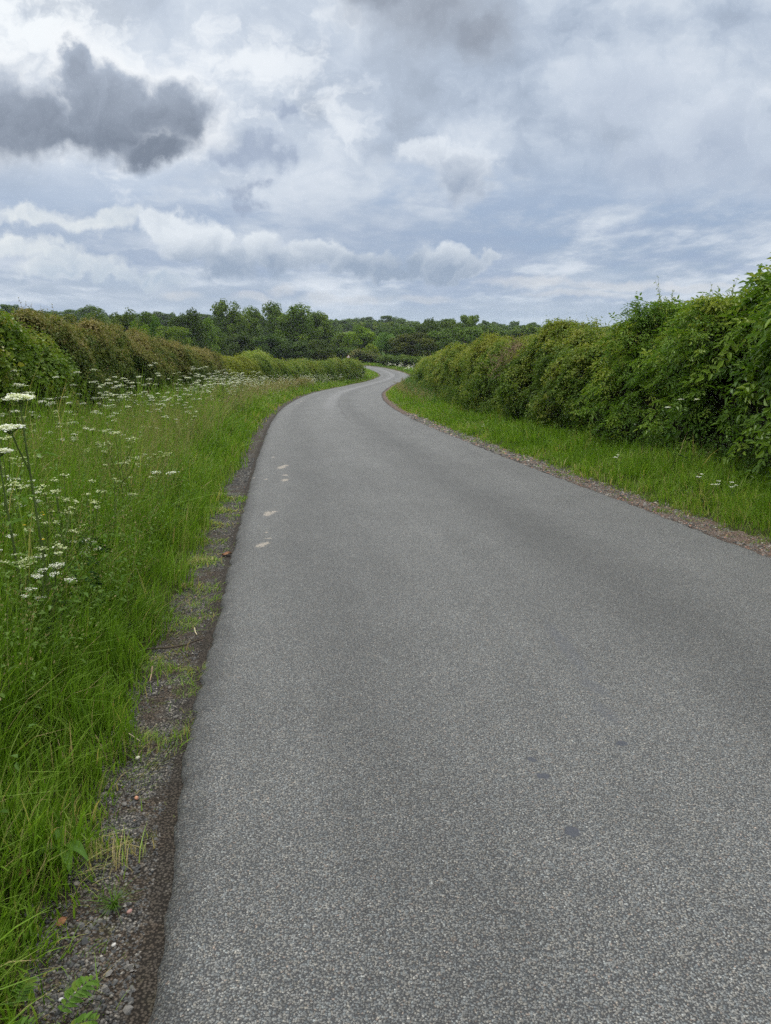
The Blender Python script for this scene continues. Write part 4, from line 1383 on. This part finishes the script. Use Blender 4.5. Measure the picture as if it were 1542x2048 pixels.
# ------------------------------------------------------------------ cow parsley, hogweed and other flowers
def umbel(r, rad, nh, ns, base, ray=True, dome=.25, clump=.010):
    """a flat head of small white flower clusters -> petal V,F,T and ray paths"""
    Vs, Ts = [], []
    paths = []
    for i in range(nh):
        a = i * 2.4 + r.normal(0, .2)
        q = rad * np.sqrt((i + .5) / nh)
        c = base + np.array([q * np.cos(a), q * np.sin(a), rad * dome * (1 - (q / rad) ** 2) + r.normal(0, .003)])
        paths.append(np.array([base - np.array([0, 0, rad * .55]), c]))
        n = ns
        p = c + np.concatenate([r.normal(0, 1, (n, 2)) * clump, r.normal(0, 1, (n, 1)) * clump * .35], -1)
        N = nrm(np.array([0, 0, 1.]) + r.normal(0, .35, (n, 3)))
        A = nrm(np.cross(N, r.normal(0, 1, (n, 3))))
        B = np.cross(N, A)
        z = clump * .62 * r.uniform(.7, 1.2, n)[:, None]
        Vs.append(np.stack([p - A * z, p - B * z, p + A * z, p + B * z], 1).reshape(-1, 3))
        Ts.append(np.repeat(np.clip(r.normal(.60, .17, n), 0, 1), 4))
    V = np.concatenate(Vs)
    return V, np.arange(len(V)).reshape(-1, 4), np.concatenate(Ts), paths


def ferny(r, L, n=46):
    """a finely cut leaf lying along +x"""
    u = r.random(n) ** .8
    sd = r.choice([-1, 1], n)
    w = (1 - u) * .5 * r.random(n)
    p = np.stack([u * L, sd * w * L, -.35 * L * u ** 2], -1)
    A = nrm(np.stack([.7 * np.ones(n), sd * .7, r.normal(0, .2, n)], -1))
    N = nrm(np.array([0, 0, 1.]) + r.normal(0, .25, (n, 3)))
    return leaf_mesh(p, N, A, np.full(n, L * .17), np.full(n, L * .07), np.clip(r.normal(.5, .15, n), 0, 1))


def parsley_proto(seed, h, heads, hrad, detail=1.0, fade=0.0, name='cow_parsley', stem='stem'):
    r = np.random.default_rng(seed)
    bend = r.normal(0, .06, 2)
    main = np.array([[0, 0, -.03], [bend[0] * .3, bend[1] * .3, h * .35], [bend[0] * .8, bend[1] * .8, h * .7], [bend[0], bend[1], h]])
    paths, rads = [main], [np.array([.0055, .0048, .0035, .0022])]
    tips = [main[-1]]
    for i in range(heads - 1):
        t = r.uniform(.42, .72)
        s0 = np.array([np.interp(t, [0, .35, .7, 1], main[:, k]) for k in range(3)])
        a = i * 2.4 + r.normal(0, .4)
        l = r.uniform(.08, .26) * (h / .9)
        e = s0 + np.array([np.cos(a) * l, np.sin(a) * l, (h * r.uniform(.74, 1.04) - s0[2])])
        mid = (s0 + e) / 2 + np.array([np.cos(a), np.sin(a), -.2]) * l * .15
        paths.append(np.array([s0, mid, e]))
        rads.append(np.array([.003, .0025, .0018]))
        tips.append(e)
    hm = []
    for tp in tips:
        V, F, T_, ray = umbel(r, hrad * r.uniform(.7, 1.15), max(5, int(10 * detail)), max(3, int(7 * detail)), np.zeros(3), clump=.0085)
        hm.append((tp, mesh('flower_head', V, F, M['petal'], np.clip(T_ - fade, 0, 1))))
        for q in ray:
            paths.append(q + tp)
            rads.append(np.array([.0011, .0008]))
    tv, tf = tubes(paths, rads, 3 if detail < 1.5 else 5)
    lv = [mesh('leaf', *[ferny(r, r.uniform(.16, .26))[k] for k in (0, 1)], M['nettle']) for _ in range(2)]
    return dict(stem=mesh('stem', tv, tf, M[stem] if stem in M else M['stem']), heads=hm, leaves=[(m, r.uniform(.25, .6) * h, r.random() * 6.28) for m in lv])


def plant_parsley(pr, x, y, label, group, name='cow_parsley', scale=1.0, rz=0., cat='wildflower', dz=0.):
    z = float(ground_z(x, y)) + dz
    o = root(name, (x, y, z), label, cat, group, rz)
    o.scale = (scale,) * 3
    link('stem', pr['stem'], o)
    for tp, me in pr['heads']:
        link('flower_head', me, o, tuple(tp))
    for me, hz, a in pr['leaves']:
        k = link('leaf', me, o, (0, 0, hz))
        k['kind'] = 'stuff'
        k.rotation_euler = (0, 0, a)
    return o


def flowers():
    r = np.random.default_rng(91)
    tall = [parsley_proto(700 + i, .98 + .06 * i, 5 + i % 3, .046, 1.0) for i in range(5)]
    low = [parsley_proto(720 + i, .58 + .06 * i, 6 + i % 2, .028, .9) for i in range(4)]
    fading = [parsley_proto(740 + i, .62 + .07 * i, 7, .020, .65, fade=.60) for i in range(4)]
    # zones: (count, y range, d range, kinds, label, group)
    zones = [
        (32, 3.2, 9.0, .7, 4.2, fading, 'fading cream cow parsley in the grass beside the tall hogweed', 'fading cow parsley near the hogweed'),
        (8, 3.4, 8.0, .65, 4.0, low, 'white flowered cow parsley in the grass near the tall hogweed', 'white cow parsley near the hogweed'),
        (18, 7.5, 13.5, 1.7, 4.4, tall, 'tall white cow parsley before the leafy maple stretch of hedge', 'cow parsley before the maple hedge'),
        (16, 7.5, 14.0, 1.0, 3.8, low, 'short white cow parsley in the grass before the maple stretch of hedge', 'short cow parsley before the maple hedge'),
        (66, 12.5, 21, 1.3, 4.2, tall, 'tall white cow parsley before the near half of the bronze hedge', 'cow parsley before the near bronze hedge'),
        (120, 20, 36, 1.0, 3.9, tall, 'white cow parsley in the dense drift before the far half of the bronze hedge', 'dense drift of cow parsley before the far bronze hedge'),
    ]
    for n, y0, y1, d0, d1, kinds, lab, grp in zones:
        yy = ypick(r, n, y0, y1, .6)
        for y in yy:
            ex = float(np.interp(y, EDGE[:, 1], EDGE[:, 0]))
            d = r.uniform(d0, max(d0 + .1, min(d1, .535 * y + ex)))
            p = beside(s_of_y(np.array([y])), np.array([d]))[0]
            pr = kinds[int(r.integers(len(kinds)))]
            plant_parsley(pr, float(p[0]), float(p[1]), lab, grp, scale=r.uniform(.70, 1.18), rz=r.random() * 6.28)
    # little group of round white heads low in the grass
    pl = parsley_proto(760, .36, 6, .022, 1.2)
    plant_parsley(pl, -1.92, 4.55, 'small cluster of round white flower heads low in the left grass', None, scale=1.0)
    pair = parsley_proto(765, .52, 2, .045, 1.2)
    plant_parsley(pair, -2.05, 6.6, 'pair of flat white flower heads on the grass side of the verge', None)
    # right verge: a few low heads
    dot = parsley_proto(770, .30, 3, .017, .8)
    for x, y, lab in ((3.72, 7.75, 'low white flowers in the right grass, nearest the viewer'), (3.55, 8.0, 'low white flowers in the right grass beside the nearest ones'), (3.62, 8.5, 'white flowers in the right grass just below the elder'), (3.25, 10.5, 'lone white flower head in the right grass by the hawthorn'), (2.2, 17.2, 'tiny white flowers in the right grass before the dead twigs')):
        plant_parsley(dot, x, y, lab, None, scale=r.uniform(.8, 1.0), rz=r.random() * 6)
    hp = parsley_proto(775, 1.05, 3, .032, 1.0)
    plant_parsley(hp, 3.85, 9.75, 'tall white umbel leaning out of the elder on the right', None)

    # hogweed: stout, two big flat heads
    rr = np.random.default_rng(800)

    def hogweed(x, y, h, heads, label, rad):
        z = float(ground_z(x, y))
        o = root('hogweed', (x, y, z), label, 'wildflower')
        main = np.array([[.02, 0, -.03], [.015, .005, h * .4], [.0, 0, h * .75], [-.008, 0, h]])
        paths, rads = [main], [np.array([.0075, .0065, .005, .0035])]
        for k, (tx, ty, tz, rd) in enumerate(heads):
            tp = np.array([tx, ty, tz])
            if k:
                paths.append(np.array([[.0, 0, tz - .22], [tx * .6, ty * .6, tz - .10], tp]))
                rads.append(np.array([.0045, .004, .003]))
            V, F, T_, ray = umbel(rr, rd, 17, 26, np.zeros(3), dome=.16, clump=.0105)
            link('flower_head', mesh('flower_head', V, F, M['petal'], np.clip(T_ + .12, 0, 1)), o, (tx, ty, tz))
            rv, rf = tubes([q + tp for q in ray], [np.array([.0018, .0013])] * len(ray), 3)
            link('flower_rays', mesh('flower_rays', rv, rf, M['stem']), o)
        tv, tf = tubes(paths, rads, 7)
        link('stem', mesh('stem', tv, tf, M['stem']), o)
        for hz, a, L in ((h * .80, .2, .09), (h * .55, 2.8, .12)):
            n = 5
            P = np.stack([np.linspace(.3, 1, n) * L, np.array([.25, -.25, .22, -.2, 0]) * L, -.1 * np.linspace(0, 1, n) * L], -1)
            A = np.stack([np.array([.6, .6, .7, .7, 1]), np.array([.8, -.8, .6, -.6, 0]), -.2 * np.ones(n)], -1)
            V, F, T_ = leaf_mesh(P, nrm(np.array([[0, 0, 1.]] * n) + rr.normal(0, .25, (n, 3))), nrm(A), np.full(n, L * .55), np.full(n, L * .26), np.full(n, .6))
            k = link('leaf', mesh('leaf', V, F, M['dock'], T_), o, (0, 0, hz))
            k['kind'] = 'stuff'
            k.rotation_euler = (0, 0, a)
        return o
    z1 = 1.18 - float(ground_z(-1.71, 3.5))
    hogweed(-1.71, 3.5, z1, [(-.008, 0, z1, .060), (-.02, -.10, z1 - .13, .052)], 'tall hogweed with two big flat white heads at the left edge', .07)
    z2 = .93 - float(ground_z(-1.75, 3.42))
    hogweed(-1.80, 3.42, z2, [(-.008, 0, z2, .05)], 'shorter hogweed with one flat white head beside the tall one', .06)

    # far drifts: too many to count
    n = 1700
    y = ypick(r, n, 33, 100, 1.2)
    d = r.uniform(1.0, 3.3, n)
    xy = beside(s_of_y(y), d)
    k = patch(xy, .35, 71) + r.random(n) * .8 - np.clip((y - 45) / 40, 0, .8) > .05
    xy, y, d = xy[k], y[k], d[k]
    xy2 = beside(s_of_y(r.uniform(118, 150, 420)), -r.uniform(.8, 4.5, 420))
    xy2 = xy2[::4]
    y2 = xy2[:, 1]
    XY = np.concatenate([xy, xy2])
    Y = np.concatenate([y, y2])
    H = np.concatenate([r.uniform(.35, 1.05, len(xy)), r.uniform(.4, .9, len(xy2))])
    n = len(XY)
    c = np.concatenate([XY, (ground_z(XY[:, 0], XY[:, 1]) + H)[:, None]], -1)
    c = np.repeat(c, 7, 0) + r.normal(0, 1, (n * 7, 3)) * np.array([.13, .13, .09])
    L = np.repeat(np.maximum(.025, .0007 * Y), 7) * r.uniform(.6, 1.3, n * 7)
    N = nrm(np.array([0, 0, 1.]) + r.normal(0, .35, (len(c), 3)))
    V, F, T_ = leaf_mesh(c, N, nrm(r.normal(0, 1, (len(c), 3))), L * 1.5, L * 1.3, np.clip(r.normal(.55, .2, len(c)), 0, 1), six=False)
    tag(link('wildflowers', mesh('wildflowers', V, F, M['petal'], T_)), 'drifts of small white flowers along the far verges', 'wildflowers', kind='stuff')

    # yellow buttercups near the hogweed
    bc = None
    for i, (x, y, h) in enumerate(((-2.05, 4.3, .55), (-2.12, 4.2, .50), (-1.95, 4.05, .46), (-2.2, 4.6, .5))):
        z = float(ground_z(x, y))
        if bc is None:
            rb = np.random.default_rng(3)
            a = np.arange(5) * 1.257
            P = np.zeros((5, 3))
            A = np.stack([np.cos(a), np.sin(a), .5 + 0 * a], -1)
            N = nrm(np.stack([-np.cos(a) * .5, -np.sin(a) * .5, 1 + 0 * a], -1))
            V, F, _ = leaf_mesh(P, N, A, np.full(5, .013), np.full(5, .014), np.zeros(5))
            bc = (mesh('flower', V, F, M['butter']), mesh('stem', *tubes([np.array([[0, 0, -.6], [.01, 0, -.3], [0, 0, 0]])], [.0015], 4), M['stem']))
        o = root('buttercup', (x, y, z + h), 'yellow buttercup among the grass behind the hogweed', 'wildflower', 'buttercups near the hogweed')
        link('flower', bc[0], o)
        link('stem', bc[1], o)


flowers()


# ------------------------------------------------------------------ small things on the verge
def small_things():
    r = np.random.default_rng(55)

    def bed(x, y):
        return float(ground_z(x, y))
    # sticks on the gravel
    def stick(name, pts, rad, mat, label, cat):
        P = np.array([[x, y, bed(x, y) + .012 + dz] for x, y, dz in pts])
        c = P.mean(0)
        V, F = tubes([P - c], [np.linspace(rad, rad * .6, len(P))], 5)
        o = link(name, mesh(name, V, F, M[mat], smooth=True), None, tuple(c))
        return tag(o, label, cat)
    stick('stick', [(-1.30, 3.72, .01), (-1.22, 3.80, .008), (-1.12, 3.84, .01), (-1.04, 3.95, .012)], .0065, 'bark', 'brown stick lying across the gravel to the tarmac edge', 'stick')
    stick('stick', [(-1.18, 3.45, .004), (-1.165, 3.38, .006), (-1.155, 3.32, .004)], .005, 'twig', 'short grey stick on the gravel below the long one', 'stick')
    stick('stick', [(-1.14, 4.12, .004), (-1.12, 4.06, .006), (-1.10, 4.02, .004)], .004, 'straw', 'short pale stick on the gravel above the long one', 'stick')
    stick('straw_stalk', [(-1.10, 2.80, .03), (-1.065, 2.735, .012), (-1.00, 2.70, .006)], .0028, 'straw', 'bent pale straw stalk on the grey gravel', 'straw')
    # brown curled leaves
    def curled(x, y, L, rz, label):
        u = np.linspace(-1, 1, 7)
        v = np.linspace(-1, 1, 5)
        g, h = np.meshgrid(u, v, indexing='ij')
        w = (1 - np.abs(g) ** 2.2) * .38
        V = np.stack([g * L / 2, h * w * L, .25 * L * (h ** 2) * .6 + .08 * L * np.sin(g * 3) + .012], -1).reshape(-1, 3)
        i = (np.arange(6)[:, None] * 5 + np.arange(4)[None])
        F = np.stack([i, i + 5, i + 6, i + 1], -1).reshape(-1, 4)
        o = link('dead_leaf', mesh('dead_leaf', V, F, M['deadleaf'], smooth=True), None, (x, y, bed(x, y)))
        o.rotation_euler = (0, 0, rz)
        return tag(o, label, 'dead leaf')
    curled(-1.335, 5.95, .085, .3, 'curled brown dead leaf at the tarmac edge by the lowest pale splash')
    curled(-1.245, 6.05, .07, 1.2, 'small brown dead leaf just above the curled one')
    curled(-.90, 1.72, .035, .9, 'small reddish leaf on the gravel by the grass tuft')
    curled(-1.07, 1.86, .05, 2.0, 'orange brown leaf in the grass left of the tuft')
    # tuft of bluish grass on the gravel
    n = 46
    az = r.random(n) * 6.283
    V, F, t = blade_mesh(np.concatenate([r.normal(0, .006, (n, 2)), np.zeros((n, 1))], -1), az, r.uniform(.5, 1.6, n), r.uniform(.04, .085, n), np.full(n, .0028), np.clip(r.normal(.15, .1, n), 0, 1))
    tag(link('grass_tuft', mesh('grass_tuft', V, F, M['grass'], t), None, (-.785, 1.80, bed(-.785, 1.8) + .004)), 'lone spiky grass tuft growing in the gravel', 'grass tuft')
    # silverweed sprigs
    def sprig(x, y, L, rz, label):
        k = 9
        u = np.linspace(.15, 1, k)
        P, A = [], []
        for sd_ in (-1, 1):
            P.append(np.stack([u * L, 0 * u, .02 + .25 * L * np.sin(u * 2.2)], -1))
            A.append(np.stack([.55 + 0 * u, sd_ * np.ones(k), .25 + 0 * u], -1))
        P, A = np.concatenate(P), nrm(np.concatenate(A))
        sz = np.concatenate([np.sin(np.clip(u, .2, .95) * 2.9) * .30 * L + .012] * 2)
        V, F, t = leaf_mesh(P, nrm(np.array([[0, 0, 1.]] * (2 * k)) + r.normal(0, .15, (2 * k, 3))), A, sz, sz * .42, np.clip(r.normal(.55, .1, 2 * k), 0, 1))
        sv, sf = tubes([np.stack([u * L, 0 * u, .018 + .25 * L * np.sin(u * 2.2)], -1)], [.0015], 4)
        o = root('silverweed', (x, y, bed(x, y)), label, 'weed', None, rz)
        link('leaf', mesh('leaf', V, F, M['dock'], t), o)
        link('stem', mesh('stem', sv, sf, M['stem']), o)
    sprig(-.775, 1.40, .10, 1.0, 'feathery silverweed sprig on the gravel in the bottom left corner')
    sprig(-.74, 1.36, .07, .2, 'smaller feathery sprig below the corner silverweed')
    sprig(-.88, 1.40, .075, 1.4, 'feathery sprig in the grass left of the corner silverweed')
    sprig(-.86, 1.32, .065, .4, 'lowest feathery sprig in the bottom left corner')
    # broad dock leaves
    def dock(x, y, n, L, label, lift=.1, rz=0.):
        a = rz + np.arange(n) * 2.1 + r.normal(0, .3, n)
        Vs, Fs, Ts, b = [], [], [], 0
        o = root('dock', (x, y, bed(x, y)), label, 'weed')
        for i in range(n):
            u = np.linspace(0, 1, 8)
            v = np.linspace(-1, 1, 5)
            g, h = np.meshgrid(u, v, indexing='ij')
            w = np.sin(np.clip(g, .03, 1) ** .7 * 3.05) * .17
            l = L * r.uniform(.7, 1.1)
            px = g * l
            py = h * w * l
            pz = lift + .75 * l * g - .8 * l * g ** 2 + .10 * l * np.abs(h) * w / .17 + .02 * l * np.sin(g * 14) * h
            X = px * np.cos(a[i]) - py * np.sin(a[i])
            Y = px * np.sin(a[i]) + py * np.cos(a[i])
            V = np.stack([X, Y, pz], -1).reshape(-1, 3)
            ii = (np.arange(7)[:, None] * 5 + np.arange(4)[None])
            F = np.stack([ii, ii + 5, ii + 6, ii + 1], -1).reshape(-1, 4)
            link('leaf', mesh('leaf', V, F, M['dock'], np.full(len(V), r.uniform(.1, .7)), smooth=True), o)
        return o
    dock(-1.98, 5.0, 5, .30, 'broad dark dock leaves in the long grass above the round white flowers', .22, .4)
    dock(-1.0, 1.98, 4, .13, 'broad low dock leaves at the grass edge by the gravel', .02, -.4)
    dock(-2.0, 3.9, 4, .24, 'broad dock leaves in the tall grass beside the hogweed stems', .28)
    # a few pale stones that stand out
    for x, y, rd, c, lab in ((-.735, 1.66, .007, (.50, .48, .44), 'white pebble on the gravel below the grass tuft'), (-.985, 2.62, .010, (.55, .54, .40), 'pale yellowish pebble below the straw stalk'), (-.905, 2.36, .010, (.48, .24, .15), 'orange pebble on the grey gravel'), (-.735, 1.785, .009, (.34, .20, .17), 'reddish flat pebble beside the grass tuft'), (-.80, 1.48, .007, (.50, .50, .48), 'whitish pebble above the corner silverweed')):
        m = plain_mat('pebble stone', c, .8, .2, .15, 90)
        u, v = np.meshgrid(np.linspace(0, np.pi, 7), np.linspace(0, 2 * np.pi, 10, endpoint=False), indexing='ij')
        q = np.stack([np.sin(u) * np.cos(v), np.sin(u) * np.sin(v) * .75, np.cos(u) * .55], -1).reshape(-1, 3)
        q = q * (1 + .18 * vnoise(q * 1.7 + x * 40, 9))[:, None] * rd
        i = np.arange(6)[:, None] * 10 + np.arange(10)[None]
        j = np.arange(6)[:, None] * 10 + (np.arange(10)[None] + 1) % 10
        F = np.stack([i, i + 10, j + 10, j], -1).reshape(-1, 4)
        o = link('pebble', mesh('pebble', q, F, m, smooth=True), None, (x, y, bed(x, y) + rd * .4))
        o.rotation_euler = (0, 0, x * 50)
        tag(o, lab, 'pebble')


small_things()


def warning_sign():
    x, y = -7.63, 155.5
    g = float(ground_z(x, y))
    o = root('warning_sign', (x, y, g), 'small white triangular road sign on a post before the far hedge', 'road sign')
    pv, pf = tubes([np.array([[0, 0, -.1], [0, 0, 2.05]])], [.045], 8)
    link('post', mesh('post', pv, pf, plain_mat('grey post', (.28, .28, .27), .5, .4, .1)), o)

    def tri(sz, dy, th, mat, nm):
        a = np.array([[-sz / 2, 0], [sz / 2, 0], [0, sz * .87]])
        c = a.mean(0)
        pts = []
        for k in range(3):
            for t in (-1, 0, 1):
                d = a[k] - c
                d = d / np.linalg.norm(d)
                pp = np.array([-d[1], d[0]])
                pts.append(a[k] - d * sz * (.05 if t == 0 else .09) + pp * t * sz * .055)
        pts = np.array(pts) - c
        n = len(pts)
        V = np.concatenate([np.stack([pts[:, 0], np.full(n, dy - th), pts[:, 1]], -1), np.stack([pts[:, 0], np.full(n, dy), pts[:, 1]], -1)])
        F = [np.array([np.arange(n)]), np.array([np.arange(n)[::-1] + n]), np.stack([np.arange(n), np.arange(n) + n, (np.arange(n) + 1) % n + n, (np.arange(n) + 1) % n], -1)]
        k = link(nm, mesh(nm, V, F, mat), o, (0, 0, 1.72))
        return k
    tri(.80, -.05, .012, plain_mat('red sign border', (.45, .10, .08), .45, .4, .1), 'border')
    tri(.62, -.066, .006, plain_mat('white sign face', (.75, .72, .66), .45, .4, .06), 'panel')


warning_sign()

# ------------------------------------------------------------------ air
def haze():
    x0, x1, y0, y1, z0, z1 = -1450, 1450, -60, 1700, -40, 14
    V = [(x, y, z) for x in (x0, x1) for y in (y0, y1) for z in (z0, z1)]
    F = [[0, 1, 3, 2], [4, 6, 7, 5], [0, 4, 5, 1], [2, 3, 7, 6], [0, 2, 6, 4], [1, 5, 7, 3]]
    m = bpy.data.materials.new('air')
    m.use_nodes = True
    T = NT(m.node_tree)
    out = T.n('ShaderNodeOutputMaterial')
    pv = T.n('ShaderNodeVolumePrincipled')
    pv.inputs['Color'].default_value = (.82, .90, 1.0, 1)
    pv.inputs['Density'].default_value = .00015
    pv.inputs['Anisotropy'].default_value = .2
    T.put(out.inputs['Volume'], pv.outputs[0])
    o = link('haze', mesh('haze', V, np.array(F), m))
    tag(o, kind='stuff')


haze()
